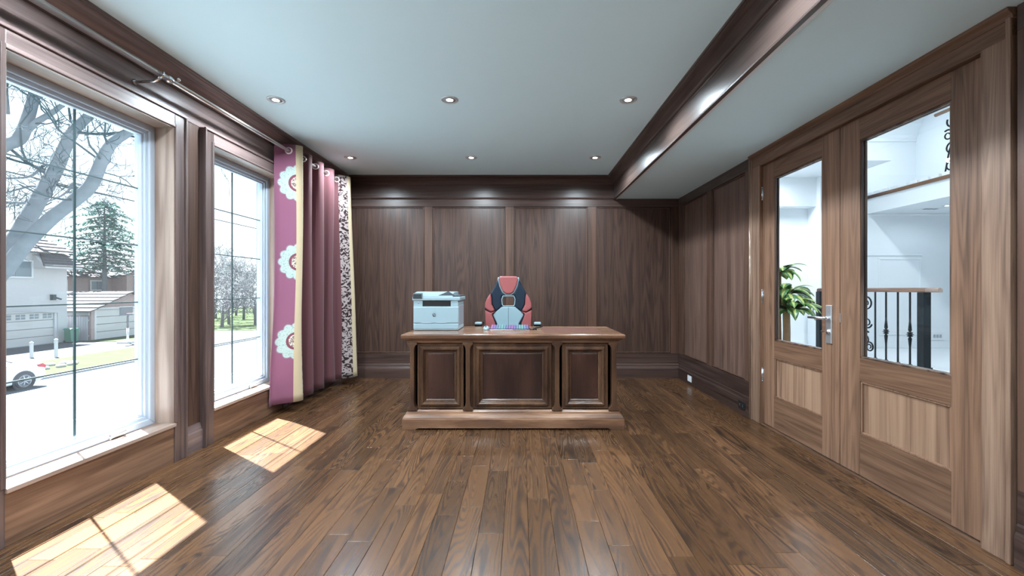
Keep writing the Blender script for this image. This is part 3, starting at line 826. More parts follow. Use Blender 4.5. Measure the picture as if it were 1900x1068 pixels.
MB().prism([(pf-0.0135,pz+0.289),(pf-0.012,pz+0.288),(pf-0.004,pz+0.324),(pf-0.0055,pz+0.324)], 'x', px0+0.006, px0+0.078).build('touch_screen', M['screen'], cp)
# round maker's mark and small button
lx, lz = px0+0.190, pz+0.138
mk = MB().lathe([(0.0,-0.001),(0.0165,-0.001),(0.0165,0.0)], (lx, pf, lz), 'y', 28).build('maker_badge', M['badge'] if 'badge' in M else M.setdefault('badge', plain('badge grey', (0.05,0.06,0.07,1), 0.4)), pr)
def text(name, s, loc, rot, size, mat, parent, extrude=0.0004, align='CENTER', shear=0.0):
    cu = bpy.data.curves.new(name, 'FONT'); cu.body = s; cu.size = size; cu.extrude = extrude; cu.align_x = align; cu.align_y = 'CENTER'; cu.shear = shear
    cu.materials.append(mat)
    o = bpy.data.objects.new(name, cu); o.rotation_euler = rot; o.location = loc; COL.objects.link(o); WLOC[o.name] = Vector(loc)
    bpy.context.view_layer.update()
    me = bpy.data.meshes.new_from_object(o.evaluated_get(bpy.context.evaluated_depsgraph_get()))
    bpy.data.objects.remove(o)
    o = bpy.data.objects.new(name, me); o.rotation_euler = rot; o.location = loc; COL.objects.link(o); WLOC[o.name] = Vector(loc)
    attach(o, parent); return o
text('lettering', 'hp', (lx, pf-0.0016, lz+0.0015), (PI/2, 0, 0), 0.030, M['pwhite'], mk, shear=0.3)
MB().lathe([(0.0,-0.002),(0.007,-0.002),(0.008,0.004)], (px0+0.048, pf+0.006, pz+0.246), 'y', 16).build('power_button', M['pgrey'], pr)
MB().torus((lx, pf-0.0003, lz), 0.024, 0.0008, 'y', 28, 6).build('badge_ring', M['pgrey'], pr)

# ---- gaming chair behind the desk
CXc, CYc = -0.122, 4.50
KK = 4.42/F
def cz(zx, zy):
    """crop coordinates of the chair drawing -> chair plane (x, z)"""
    x = 750 + zx/6.786; y = 490 + zy/6.786
    return ((x-VX)*KK, EYE-(y-VY)*KK)
M['crose'] = plain('rose leatherette', lin(156, 84, 84), 0.42, noise=0.06, nscale=30, bump=0.08)
M['cdark'] = plain('dark leatherette', lin(22, 40, 56), 0.33, noise=0.1, nscale=30, bump=0.08)
M['cpale'] = plain('pale blue leatherette', lin(140, 166, 174), 0.42, noise=0.04, nscale=30, bump=0.08)
chair = empty('gaming_chair', (CXc, CYc, 0), 'rose, black and pale blue racing style office chair behind the desk', 'chair')
def pad(name, pts, mat, y0, y1, bev, parent=None, label=None, cut=None):
    """outline in crop coordinates, extruded between depths y0 (front) and y1"""
    o = MB().prism([cz(*p) for p in pts], 'y', y0, y1).build(name, mat, parent or chair, bev, 3, label=label)
    for f in o.data.polygons: f.use_smooth = False
    return o
YC = 4.42
cc = 1312
def mir(pts): return [(2*cc-x, y) for x, y in reversed(pts)]
half = [(1312,150),(1195,150),(1178,185),(1140,270),(1085,362),(1040,430),(1018,490),(1012,555),(1022,600),(1018,680),(1022,800),(1030,1020),(1312,1020)]
# shell = two halves joined around the opening
hole = [(1240,395),(1222,440),(1228,505),(1240,528)]
left_shell = [(1312,150),(1195,150),(1178,185),(1140,270),(1085,362),(1040,430),(1018,490),(1012,555),(1022,600),(1018,680),(1022,800),(1040,1060),(1312,1060),(1312,528),(1240,528),(1228,505),(1222,440),(1240,395),(1312,393)]
sh = MB(); sh.prism([cz(*p) for p in left_shell], 'y', YC, YC+0.075); sh.prism([cz(*p) for p in mir(left_shell)], 'y', YC, YC+0.075)
shell = sh.build('backrest', M['cdark'], chair, 0.012, 3)
pad('headrest_pad', [(1205,152),(1190,185),(1210,270),(1245,345),(1285,372),(1339,372),(1379,345),(1414,270),(1434,185),(1419,152)], M['crose'], YC-0.035, YC+0.03, 0.014)
pip = [cz(*p) for p in [(1190,165),(1184,190),(1204,275),(1240,352),(1283,382),(1341,382),(1384,352),(1420,275),(1440,190),(1434,165)]]
MB().tube([(x, YC-0.006, z) for x, z in pip], 0.0075, 8).build('piping', M['cpale'], chair)
for f, nm in ((lambda p: p, 'a'), (mir, 'b')):
    pad('shoulder_pad', f([(1182,200),(1150,268),(1096,360),(1104,420),(1108,500),(1150,578),(1216,540),(1226,510),(1216,440),(1232,390),(1272,388),(1232,352),(1198,280)]), M['cdark'], YC-0.018, YC+0.02, 0.010)
    pad('side_bolster', f([(1086,366),(1044,430),(1022,490),(1018,548),(1036,562),(1090,600),(1144,584),(1104,505),(1100,420)]), M['crose'], YC-0.045, YC+0.03, 0.016)
    pad('lower_bolster', f([(1020,575),(1024,680),(1028,800),(1060,1000),(1120,1000),(1120,830),(1150,748),(1112,650),(1110,622),(1146,592),(1090,608)]), M['crose'], YC-0.040, YC+0.03, 0.014)
pad('centre_pad', [(1116,632),(1228,534),(1396,534),(1508,632),(1446,745),(1440,1000),(1184,1000),(1168,745)], M['cpale'], YC-0.020, YC+0.02, 0.012)
MB().tube([(cz(1312,536)[0], YC-0.021, cz(1312,536)[1]), (cz(1312,990)[0], YC-0.021, cz(1312,990)[1])], 0.0015, 6).build('stitching', M['cdark'], chair)
hp = [cz(*p) for p in [(1244,398),(1228,440),(1233,503),(1245,524),(1379,524),(1391,503),(1396,440),(1380,398),(1244,398)]]
MB().tube([(x, YC-0.004, z) for x, z in hp], 0.006, 8).build('piping', M['cpale'], chair)
# seat, arms, lift and star base
BOX('seat', M['cdark'], chair, CXc-0.25, CXc+0.25, 4.20, 4.50, 0.44, 0.54, 0.03, seg=3)
BOX('seat_centre', M['cpale'], chair, CXc-0.15, CXc+0.15, 4.19, 4.49, 0.50, 0.552, 0.015, seg=3)
for s in (-1, 1):
    ax = CXc + s*0.297
    arm = MB().tube([(CXc+s*0.20, 4.36, 0.47), (ax, 4.36, 0.47), (ax, 4.36, 0.76)], 0.02, 10).build('arm_support', M['black'], chair)
    MB().prism([(4.22,0.772),(4.46,0.772),(4.47,0.80),(4.44,0.812),(4.24,0.812),(4.215,0.80)], 'x', ax-0.036, ax+0.036).build('armrest', M['black'], chair, 0.01, 3)
    BOX('armrest_trim', M['pwhite'], chair, ax-0.036, ax+0.036, 4.208, 4.27, 0.792, 0.818, 0.010, seg=3)
MB().lathe([(0.03,0.10),(0.03,0.28),(0.022,0.28),(0.022,0.44)], (CXc, 4.42, 0), 'z', 16).build('gas_lift', M['black'], chair)
for i in range(5):
    a = 2*PI*i/5 + 0.3
    e = Vector((CXc+0.22*math.cos(a), 4.42+0.22*math.sin(a), 0.075))
    lg = MB().tube([(CXc, 4.42, 0.12), e], [0.026, 0.017], 8).build('base_leg', M['black'], chair)
    MB().lathe([(0.012,-0.022),(0.03,-0.02),(0.03,-0.004),(0.012,-0.002),(0.012,0.002),(0.03,0.004),(0.03,0.02),(0.012,0.022)], (e.x, e.y, 0.030), 'x', 14).build('caster', M['black'], lg)

# ---- keyboard with rainbow lit keys
kb = empty('keyboard', (-0.093, 3.86, TZ), 'low black keyboard with rainbow lit keys in front of the chair', 'keyboard')
kx0, kx1, kf, kbk = -0.272, 0.083, 3.735, 3.90
MB().prism([(kf,TZ+0.004),(kf+0.004,TZ+0.012),(kbk,TZ+0.034),(kbk+0.006,TZ+0.004)], 'x', kx0, kx1).build('case', M['black'], kb, 0.003)
MB().box(kx0-0.002, kx1+0.002, kf-0.004, kf+0.002, TZ, TZ+0.009).build('front_edge', M['chrome'], kb, 0.002)
import colorsys
NC, NR = 15, 5
kmat = []
for c in range(NC):
    r_, g_, b_ = colorsys.hsv_to_rgb((0.48 + 0.30*abs(2*((c*0.13)%1)-1)) % 1.0, 0.6, 1.0)
    kmat.append(plain('lit key %d' % c, (0.03, 0.035, 0.04, 1), 0.35, emit=(r_, g_, b_, 1), estr=0.16))
dxk, dyk = (kx1-kx0-0.012)/NC, (kbk-kf-0.016)/NR
keym = {}
for r in range(NR):
    for c in range(NC):
        x = kx0+0.006+dxk*(c+0.5); y = kf+0.010+dyk*(r+0.5); z = TZ+0.012+0.022*(y-kf)/(kbk-kf)
        if c not in keym:
            o = MB().prism([(-dxk*0.43,0),(dxk*0.43,0),(dxk*0.33,0.009),(-dxk*0.33,0.009)], 'y', -dyk*0.4, dyk*0.4).build('key', kmat[c], None); keym[c] = o.data
        else:
            o = bpy.data.objects.new('key', keym[c]); COL.objects.link(o)
        o.location = Vector((x, y, z)); attach(o, kb)

# ---- mouse and its cable, dongle
ms = empty('computer_mouse', (-0.308, 3.82, TZ), 'white computer mouse beside the keyboard, nearer the printer', 'mouse')
def mousebody(x, y, z):
    q = MB(); q.ball((x, y, z+0.002), 0.030, (1.0, 1.55, 1.15), 20, 12)
    q.v = [(a, b_, max(c, z)) for a, b_, c in q.v]; return q
mousebody(-0.308, 3.82, TZ).build('shell', M['pwhite'], ms)
MB().lathe([(0.006,-0.004),(0.009,-0.003),(0.009,0.003),(0.006,0.004)], (-0.308, 3.79, TZ+0.030), 'x', 14).build('scroll_wheel', M['black'], ms)
BOX('side_grip', M['ptray'], ms, -0.287, -0.279, 3.80, 3.85, TZ+0.006, TZ+0.017, 0.003)
cd = MB(); pts = [(0.083,3.83,TZ+0.006),(0.11,3.80,TZ+0.005),(0.135,3.84,TZ+0.005),(0.12,3.90,TZ+0.005),(0.15,3.97,TZ+0.005),(0.20,4.05,TZ+0.005),(0.22,4.15,TZ+0.005)]
cd.tube(pts, 0.0045, 8)
cd2 = empty('usb_cable', (0.11, 3.84, TZ), 'short black cable lying at the end of the keyboard', 'cable')
cd.build('cord', M['black'], cd2)
BOX('plug', M['black'], cd2, 0.118, 0.150, 3.80, 3.835, TZ, TZ+0.014, 0.003)

# ---- sockets in the right-hand baseboard
def socket(x, y, z, mat, dark, label):
    s = empty('wall_socket', (x, y, z), label, 'socket')
    BOX('plate', mat, s, x-0.006, x, y-0.058, y+0.058, z-0.036, z+0.036, 0.003)
    for dy in (-0.024, 0.024):
        r = BOX('receptacle', mat, s, x-0.009, x-0.004, y+dy-0.017, y+dy+0.017, z-0.014, z+0.014, 0.003)
        for dz in (-0.006, 0.006): BOX('slot', dark, r, x-0.0096, x-0.0085, y+dy-0.006, y+dy+0.002, z+dz-0.0012, z+dz+0.0012)
XB = XR-0.0115
socket(XB, 5.05, 0.075, M['plate'], M['black'], 'white wall socket low on the panelled wall near the corner')
socket(XB, 3.86, 0.085, M['black'], M['pgrey'], 'black wall socket low on the panelled wall beside the doors')

# ================================================================== THE HALL BEYOND THE DOORS
M['tile'] = plain('pale hall tile', (0.74, 0.77, 0.80, 1), 0.25, noise=0.02, nscale=2)
M['hallw'] = plain('hall white wall', (0.78, 0.82, 0.85, 1), 0.6, noise=0.008, nscale=2)
M['railwood'] = wood('hand rail wood', lin(70,44,32), lin(112,78,58), lin(150,112,84), 'y', 0.3, across=8, along=0.6, rings=4)
HY, HXF, HTOP = 8.22, 9.6, 5.3
hf = BOX('floor_hall', M['tile'], None, 2.20, HXF, -0.5, HY+0.1, -0.08, 0.0, kind='structure')
BOX('threshold', M['door_h'], hf, 2.06, 2.21, DY0, DY1, -0.013, 0.004)
wh = BOX('wall_hall_back', M['hallw'], None, 2.0, HXF, HY, HY+0.12, 0, 2.6, kind='structure')
BOX('upper_section', M['hallw'], wh, 2.0, 6.8, HY, HY+0.12, 2.6, 3.26)
MB().ring('y', HY-0.014, HY, 7.00, 7.84, 0.25, 1.76, 0.035).build('wall_moulding', M['hallw'], wh, 0.004)
MB().ring('y', HY-0.014, HY, 5.85, 6.75, 0.25, 1.76, 0.035).build('wall_moulding', M['hallw'], wh, 0.004)
BOX('dado_ledge', M['hallw'], wh, 6.55, 7.86, HY-0.02, HY, 1.80, 1.845, 0.006)
BOX('baseboard', M['hallw'], wh, 2.2, HXF, HY-0.016, HY, 0, 0.14, 0.004)
BOX('pier', M['hallw'], wh, 5.62, 5.80, HY-0.35, HY, 0, 3.26, 0.004)
BOX('header', M['hallw'], wh, 2.2, 5.8, HY-0.25, HY, 2.72, 3.26, 0.004)
ch = BOX('ceiling_hall', M['hallw'], None, 2.20, 6.1, 6.9, HY+0.1, 3.26, 3.4, kind='structure')
BOX('upper_ceiling', M['hallw'], ch, 2.0, HXF+0.2, -0.5, 10.4, HTOP, HTOP+0.1)
wu = BOX('wall_hall_upper', M['hallw'], None, 2.0, HXF+0.1, 10.2, 10.32, 2.95, HTOP, kind='structure')
MB().prism([(10.2,4.72),(10.17,4.72),(10.165,4.80),(10.12,4.86),(10.11,4.98),(10.03,5.10),(10.02,5.2),(9.96,5.24),(9.95,HTOP),(10.2,HTOP)], 'x', 2.2, HXF).build('crown_moulding', M['hallw'], wu)
we = BOX('wall_hall_side', M['hallw'], None, HXF, HXF+0.12, -0.5, 10.3, 0, HTOP, kind='structure')
wn_ = BOX('wall_hall_near', M['hallw'], None, 2.2, HXF+0.1, -0.6, -0.5, 0, HTOP, kind='structure')
BOX('wall_hall_study', M['hallw'], None, 2.08, 2.2, -0.5, 10.3, 2.74, HTOP, kind='structure')
BOX('wall_hall_return', M['hallw'], None, 2.08, 2.2, YB+0.17, HY, 0, 2.8, kind='structure')
# upper landing
land = BOX('floor_landing', M['hallw'], None, 6.8, HXF, 4.2, 10.2, 2.62, 2.93, kind='structure')
BOX('nosing', M['railwood'], land, 6.765, 6.86, 4.2, 10.2, 2.905, 2.965, 0.008)
ub = empty('upper_balustrade', (6.82, 6.6, 2.965), 'black iron balustrade along the upper landing edge', 'balustrade')
for i in range(30):
    y = 4.4 + i*0.19
    BOX('light_dash', M['white'], ub, 6.775, 6.835, y-0.062, y+0.062, 2.964, 3.02, 0.004)  # white blocks imitate glimpses of daylight along the landing edge
def scroll(name, parent, x, yc, zc, r, rot=0, turns=1.6, rad=0.009, mir_=1):
    pts = []
    for i in range(26):
        a = rot + i/25*turns*2*PI; q = r*(1 - 0.72*i/25)
        pts.append((x, yc + mir_*q*math.cos(a), zc + q*math.sin(a)))
    return MB().tube(pts, [rad*(1-0.4*i/25) for i in range(26)], 6).build(name, M['iron'], parent)
for (yy, zz, r, ro, mm) in ((6.66,3.12,0.10,2.2,1),(6.64,3.38,0.12,-0.5,-1),(6.70,3.60,0.09,1.0,1),(6.62,3.80,0.10,2.6,-1),(6.58,3.25,0.09,0.4,1),(6.56,3.7,0.1,1.9,-1)):
    scroll('scroll', ub, 6.82, yy, zz, r, ro, 1.3, 0.014, mm)
MB().tube([(6.82,6.75,2.99),(6.82,6.68,3.35),(6.82,6.60,3.55),(6.82,6.52,3.75)], 0.012, 6).build('stem', M['iron'], ub)
MB().tube([(6.82,6.45,2.99),(6.82,6.45,4.0)], 0.012, 6).build('baluster', M['iron'], ub)
MB().tube([(6.82,4.4,4.0),(6.82,6.9,4.0)], 0.03, 8).build('handrail', M['railwood'], ub)
# grille and lamp under the landing
gr = empty('ceiling_vent', (7.3, 7.62, 2.62), 'small white ceiling vent under the upper landing', 'vent')
gx, gy, _ = P(1720, 388, 1.47*F/148)
BOX('frame', M['white'], gr, gx-0.16, gx+0.16, gy-0.16, gy+0.16, 2.612, 2.622, 0.003)
for i in range(3): BOX('slot', M['black'], gr, gx-0.09+i*0.09-0.03, gx-0.09+i*0.09+0.03, gy-0.10, gy-0.03, 2.609, 2.613)
gr.location = (gx, gy, 2.61); WLOC[gr.name] = Vector((gx, gy, 2.61))
for c_ in gr.children: c_.matrix_parent_inverse = Matrix.Translation(-Vector((gx, gy, 2.61)))
hx, hy, _ = P(1757, 381, 1.47*F/155)
downlight(hx, hy, 2.618, 'small recessed light under the upper landing in the hall', 'hall recessed lights', 4.0)
# hall fill lamps: added to stand in for the daylight in the hall
M['opal'] = plain('fill lamp shade', (1, 1, 1, 1), 0.5, emit=(0.94, 0.97, 1.0, 1), estr=6.0)
def flush(x, y, z, w, label):
    d = empty('hall_fill_lamp', (x, y, z), label, 'ceiling lamp', 'added hall fill lamps')
    MB().lathe([(0.22,0),(0.23,-0.02),(0.21,-0.03)], (x,y,z), 'z', 28).build('rim', M['chrome'], d)
    MB().lathe([(0.20,-0.03),(0.16,-0.06),(0.08,-0.08),(0.0,-0.085)], (x,y,z), 'z', 28).build('shade', M['opal'], d)
    l = bpy.data.lights.new('lamp', 'AREA'); l.shape = 'DISK'; l.size = 0.4; l.energy = w; l.color = (0.93, 0.97, 1.0)
    o = bpy.data.objects.new('lamp', l); o.location = (x, y, z-0.10); COL.objects.link(o); attach(o, d)
flush(4.6, 4.0, HTOP, HALL_W*1.2, 'added fill lamp on the hall ceiling nearer the doors')
flush(8.2, 8.9, HTOP, HALL_W*0.12, 'added fill lamp above the upper landing')
flush(4.3, 7.5, 3.26, HALL_W*0.25, 'added fill lamp on the lower hall ceiling')

# balustrade of the hall
BX = 5.50; bz = 0.07
BOX('trim_2', M['white'], None, BX-0.13, BX+0.13, 5.2, HY, 0, bz, 0.005, kind='structure', label='white kerb under the hall balustrade')
ba = empty('stair_balustrade', (BX, 6.6, bz), 'black iron balustrade with wooden handrail in the hall', 'balustrade')
q = MB(); q.prism([(BX-0.032,1.105),(BX+0.032,1.105),(BX+0.036,1.125),(BX+0.030,1.155),(BX,1.168),(BX-0.030,1.155),(BX-0.036,1.125)], 'y', 5.68, 7.75)
q.build('handrail', M['railwood'], ba, 0.004)
q = MB(); q.prism([(BX-0.032,1.105),(BX+0.032,1.105),(BX+0.036,1.125),(BX+0.030,1.155),(BX,1.168),(BX-0.030,1.155),(BX-0.036,1.125)], 'y', 5.50, 5.68)
q.build('handrail_end', M['reveal_y'], ba, 0.004)
for y in (5.725, 7.70):
    nw = BOX('newel_post', M['iron'], ba, BX-0.05, BX+0.05, y-0.05, y+0.05, bz, 1.105, 0.004)
    BOX('newel_foot', M['iron'], nw, BX-0.062, BX+0.062, y-0.062, y+0.062, bz, bz+0.02, 0.003)
def baluster(y, knuckle):
    o = BOX('baluster', M['iron'], ba, BX-0.0085, BX+0.0085, y-0.0085, y+0.0085, bz, 1.108)
    BOX('baluster_shoe', M['iron'], o, BX-0.02, BX+0.02, y-0.02, y+0.02, bz, bz+0.02, 0.003)
    if knuckle:
        MB().lathe([(0.009,-0.22),(0.022,-0.06),(0.012,-0.035),(0.034,-0.025),(0.034,-0.018),(0.016,-0.010),(0.042,-0.002),(0.042,0.004),(0.016,0.012),(0.034,0.020),(0.034,0.027),(0.012,0.037),(0.022,0.062),(0.009,0.22)], (BX, y, 0.51), 'z', 12).build('knuckle', M['iron'], o)
for y, kn in ((6.51,False),(6.318,True),(6.12,False),(5.93,True),(7.30,False),(7.50,True)): baluster(y, kn)
for (yy, zz, r, ro, mm) in ((6.68,0.92,0.12,0.6,1),(6.80,0.70,0.13,2.0,-1),(6.66,0.62,0.09,3.4,1),(6.72,0.36,0.14,0.9,-1),(6.90,0.45,0.12,2.2,1),(7.02,0.80,0.13,0.5,-1),(7.10,0.5,0.12,2.6,1),(6.62,0.24,0.08,1.2,1)):
    scroll('scroll', ba, BX, yy, zz, r, ro, 1.5, 0.013, mm)
# hall socket
hs = empty('wall_socket', (8.15, HY, 0.18), 'white double wall socket on the hall wall past the balustrade', 'socket')
BOX('plate', M['plate'], hs, 8.03, 8.27, HY-0.012, HY, 0.15, 0.31, 0.003)
for dx in (-0.05, 0.0, 0.05): BOX('receptacle', M['pgrey'], hs, 8.15+dx*1.2-0.022, 8.15+dx*1.2+0.022, HY-0.016, HY-0.010, 0.20, 0.265, 0.003)

# cane plant in a pot
M['pot'] = plain('pale ceramic pot', (0.55, 0.52, 0.48, 1), 0.4)
M['soil'] = plain('potting soil', (0.03, 0.02, 0.015, 1), 0.9, bump=0.6, nscale=60)
M['cane'] = plain('cane bark', lin(150, 116, 84), 0.7, noise=0.25, nscale=25, bump=0.4)
m, n, l, b = newmat('striped leaf')
tc = n.new('ShaderNodeTexCoord'); sp = n.new('ShaderNodeSeparateXYZ'); l.new(tc.outputs['UV'], sp.inputs[0])
ce = nmath(n, l, 'ABSOLUTE', nmath(n, l, 'SUBTRACT', sp.outputs['X'], 0.5))
nz = n.new('ShaderNodeTexNoise'); nz.inputs['Scale'].default_value = 9; l.new(tc.outputs['UV'], nz.inputs['Vector'])
f = nmath(n, l, 'LESS_THAN', nmath(n, l, 'ADD', ce, nmath(n, l, 'MULTIPLY_ADD', nz.outputs['Fac'], 0.16, -0.08)), 0.17)
l.new(nmix(n, l, f, lin(74, 122, 66), lin(190, 200, 116)), b.inputs['Base Color']); b.inputs['Roughness'].default_value = 0.35
M['leaf'] = m
pxp, pyp = 3.56, 5.62
plant = empty('cane_plant', (pxp, pyp, 0), 'tall cane plant with green and yellow striped leaves in the hall', 'plant')
pot = MB().lathe([(0.0,0.0),(0.13,0.0),(0.15,0.03),(0.19,0.28),(0.20,0.32),(0.185,0.32),(0.17,0.27),(0.0,0.27)], (pxp, pyp, 0.001), 'z', 28).build('pot', M['pot'], plant)
MB().lathe([(0.0,0.285),(0.17,0.28)], (pxp, pyp, 0), 'z', 20).build('soil', M['soil'], plant)
MB().tube([(pxp, pyp, 0.26), (pxp+0.004, pyp, 0.6), (pxp-0.004, pyp, 1.02)], [0.046, 0.044, 0.042], 14).build('cane', M['cane'], plant)
MB().tube([(pxp-0.05, pyp+0.08, 0.26), (pxp-0.06, pyp+0.08, 0.8), (pxp-0.05, pyp+0.08, 1.40)], [0.036, 0.034, 0.03], 12).build('cane', M['cane'], plant)
def leaf_mesh(base, az, L, W, lift, droop, parent):
    q = MB(); q.uv = []; vs, fs = [], []
    dirv = Vector((math.cos(az), math.sin(az), 0)); side = Vector((-dirv.y, dirv.x, 0))
    N = 9
    p = Vector(base); ang = lift
    for i in range(N+1):
        s = i/N
        w = W*math.sin(PI*min(0.98, 0.06+0.94*s))**0.8*0.5
        if i == N: w = 0.002
        up = dirv*math.cos(ang) + Vector((0,0,1))*math.sin(ang)
        nn = side.cross(up)
        for c, o in ((0,-1),(0.5,0),(1,1)):
            vs.append(p + side*w*o + nn*(-0.25*w if o else 0)*-1); q.uv.append((c, s))
        p = p + up*(L/N); ang -= droop/N
    for i in range(N):
        for c in range(2): fs.append((i*3+c, i*3+c+1, (i+1)*3+c+1, (i+1)*3+c))
    q.add(vs, fs, True); return q.build('leaf', M['leaf'], parent)
rl = random.Random(5)
for (cx_, cy_, czz, cnt, L) in ((pxp, pyp, 1.04, 28, 0.44), (pxp+0.03, pyp-0.03, 0.82, 24, 0.44), (pxp-0.05, pyp+0.08, 1.36, 16, 0.30)):
    for i in range(cnt):
        az = i*2.399 + rl.random()*0.4
        leaf_mesh((cx_+0.03*math.cos(az), cy_+0.03*math.sin(az), czz + 0.06*rl.random()), az, L*(0.75+0.4*rl.random()), 0.115+0.03*rl.random(), 0.3+0.9*rl.random(), 1.7+0.6*rl.random(), plant)

# ================================================================== THE STREET OUTSIDE
GZ = -2.8
M['grass'] = plain('lawn grass', (0.044, 0.056, 0.028, 1), 0.9, noise=0.2, nscale=1.5, spec=0.0)
M['road'] = plain('bleached asphalt', (0.092, 0.098, 0.11, 1), 0.9, noise=0.06, nscale=3, spec=0.0)
M['conc'] = plain('pale concrete', (0.072, 0.071, 0.074, 1), 0.9, noise=0.06, nscale=2, spec=0.0)
M['kerb'] = plain('kerb stone', (0.26, 0.26, 0.265, 1), 0.9, noise=0.1, spec=0.0)
M['nearlawn'] = plain('pale bounce lawn', (0.125, 0.155, 0.170, 1), 0.9, noise=0.15, nscale=1.2, spec=0.0)  # tone raised and blued to bounce cool light onto the study ceiling
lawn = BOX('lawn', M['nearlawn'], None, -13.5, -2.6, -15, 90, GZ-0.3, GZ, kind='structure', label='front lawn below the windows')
BOX('road', M['road'], None, -21.0, -13.5, -15, 90, GZ-0.3, GZ-0.03, kind='structure', label='pale sunlit street')
BOX('kerb', M['kerb'], None, -21.2, -21.0, -15, 90, GZ-0.3, GZ+0.07, 0.03, kind='structure', label='kerb on the far side of the street')
BOX('kerb', M['kerb'], None, -13.5, -13.3, -15, 90, GZ-0.3, GZ+0.02, 0.03, kind='structure', label='kerb on the near side of the street')
fl = BOX('ground', M['conc'], None, -90, -21.2, -15, 110, GZ-0.35, GZ-0.005, kind='structure', label='pale concrete driveways across the street')
BOX('verge', M['grass'], fl, -26.2, -21.2, 12, 29, GZ-0.05, GZ+0.02)
BOX('verge', M['grass'], fl, -33.0, -29.5, 31.5, 38.5, GZ-0.05, GZ+0.02)
BOX('verge', M['grass'], fl, -60, -25.5, 40, 95, GZ-0.05, GZ+0.03)

M['stucco'] = plain('pale stucco', (0.38, 0.365, 0.37, 1), 0.9, noise=0.05, nscale=6, spec=0.0)
M['brick'] = plain('faded brick', (0.30, 0.225, 0.215, 1), 0.9, noise=0.12, nscale=4, spec=0.0)
M['shingle'] = plain('grey brown roof shingle', (0.10, 0.092, 0.094, 1), 0.9, noise=0.15, nscale=5, spec=0.0)
M['garage'] = plain('garage door paint', (0.40, 0.385, 0.38, 1), 0.7)
M['extwhite'] = plain('exterior white trim', (0.42, 0.43, 0.445, 1), 0.7)
M['extglass'] = plain('house window glass', (0.10, 0.13, 0.15, 1), 0.15)
M['fence'] = plain('grey fence boards', (0.30, 0.30, 0.33, 1), 0.9, noise=0.1)

def hwin(parent, X, y0, y1, z0, z1, mull=1):
    w = empty('window', (X, (y0+y1)/2, z0), parent=parent)
    MB().ring('x', X, X+0.08, y0, y1, z0, z1, 0.10).build('frame', M['extwhite'], w)
    for i in range(mull+1):
        a = y0+0.1+(y1-y0-0.2)*i/(mull+1); c = y0+0.1+(y1-y0-0.2)*(i+1)/(mull+1)
        BOX('pane', M['extglass'], w, X+0.01, X+0.03, a+0.03, c-0.03, z0+0.1, z1-0.1)
def garage_door(parent, X, y0, y1, z0, z1, glazed):
    g = empty('garage_door', (X, (y0+y1)/2, z0), parent=parent)
    rows = 4
    for r in range(rows):
        a = z0+(z1-z0)*r/rows; c = z0+(z1-z0)*(r+1)/rows
        BOX('door_section', M['garage'], g, X-0.10, X-0.04, y0, y1, a+0.015, c-0.015, 0.02)
    MB().ring('x', X-0.05, X+0.06, y0-0.15, y1+0.15, z0-0.02, z1+0.15, 0.15, tb=0.02).build('door_frame', M['extwhite'], g)
    if glazed:
        n_ = 6; w_ = (y1-y0)/n_; a = z0+(z1-z0)*0.80; c = z0+(z1-z0)*0.96
        for i in range(n_):
            for j in range(2):
                for k_ in range(2):
                    ya = y0+w_*i+0.1+(w_-0.2)*j/2; za = a+(c-a)*k_/2
                    BOX('pane', M['extglass'], g, X-0.045, X-0.03, ya+0.03, ya+(w_-0.2)/2-0.03, za+0.02, za+(c-a)/2-0.02)
def roof_slope(parent, quad, rows, thick=0.12, name='shingle_course'):
    """quad: eave a, eave b, ridge b, ridge a; built as overlapping courses"""
    a, b_, c, d = [Vector(p) for p in quad]
    nrm = (b_-a).cross(d-a).normalized()
    if nrm.z < 0: nrm = -nrm
    for r in range(rows):
        s0, s1 = r/rows, (r+1)/rows + 0.03/rows
        p = [a.lerp(d, s0), b_.lerp(c, s0), b_.lerp(c, s1), a.lerp(d, s1)]
        q = MB(); v = [p[0]+nrm*thick, p[1]+nrm*thick, p[2]+nrm*thick*0.35, p[3]+nrm*thick*0.35, p[0], p[1], p[2]-nrm*0.02, p[3]-nrm*0.02]
        q.add(v, [(0,1,2,3),(7,6,5,4),(0,4,5,1),(1,5,6,2),(2,6,7,3),(3,7,4,0)]); q.build(name, M['shingle'], parent)

# ---- white stucco house
X1 = -34.0
h1 = empty('stucco_house', (X1-4, 27, GZ), 'pale stucco house with arched garage across the street', 'house')
q = MB(); q.box(X1-9, X1, 16, 25.75, GZ, 3.7); q.box(X1-9, X1, 25.75, 30.92, -0.38, 3.7); q.box(X1-9, X1, 30.92, 31.55, GZ, 3.7); q.box(X1-9, X1-0.3, 25.7, 31, GZ, -0.3)
q.build('wall', M['stucco'], h1)
arch = [(25.75, -0.38)] + [(25.75+5.17*i/12, -0.38-0.22+0.22*math.sin(PI*i/12)-0.0) for i in range(13)] + [(30.92, -0.38)]
MB().prism(arch[:1]+[(a, min(z, -0.385)) for a, z in arch[1:-1]]+arch[-1:], 'x', X1-0.3, X1+0.02).build('arch', M['stucco'], h1)
garage_door(h1, X1-0.12, 25.9, 30.77, GZ, -0.5, True)
hwin(h1, X1+0.01, 27.2, 29.3, 1.9, 3.15, 1)
roof_slope(h1, [(X1+0.9,29.2,2.75),(X1+0.9,31.9,2.75),(X1-0.1,31.6,3.75),(X1-0.1,29.8,3.75)], 5)
MB().prism([(X1+0.9,2.62),(X1+0.9,2.76),(X1-0.1,3.7),(X1-0.1,2.62)], 'y', 29.3, 31.8).build('eave', M['stucco'], h1)
roof_slope(h1, [(X1+0.5,15.5,3.65),(X1+0.5,30.0,3.65),(X1-4.5,29.0,6.6),(X1-4.5,15.5,6.6)], 8)
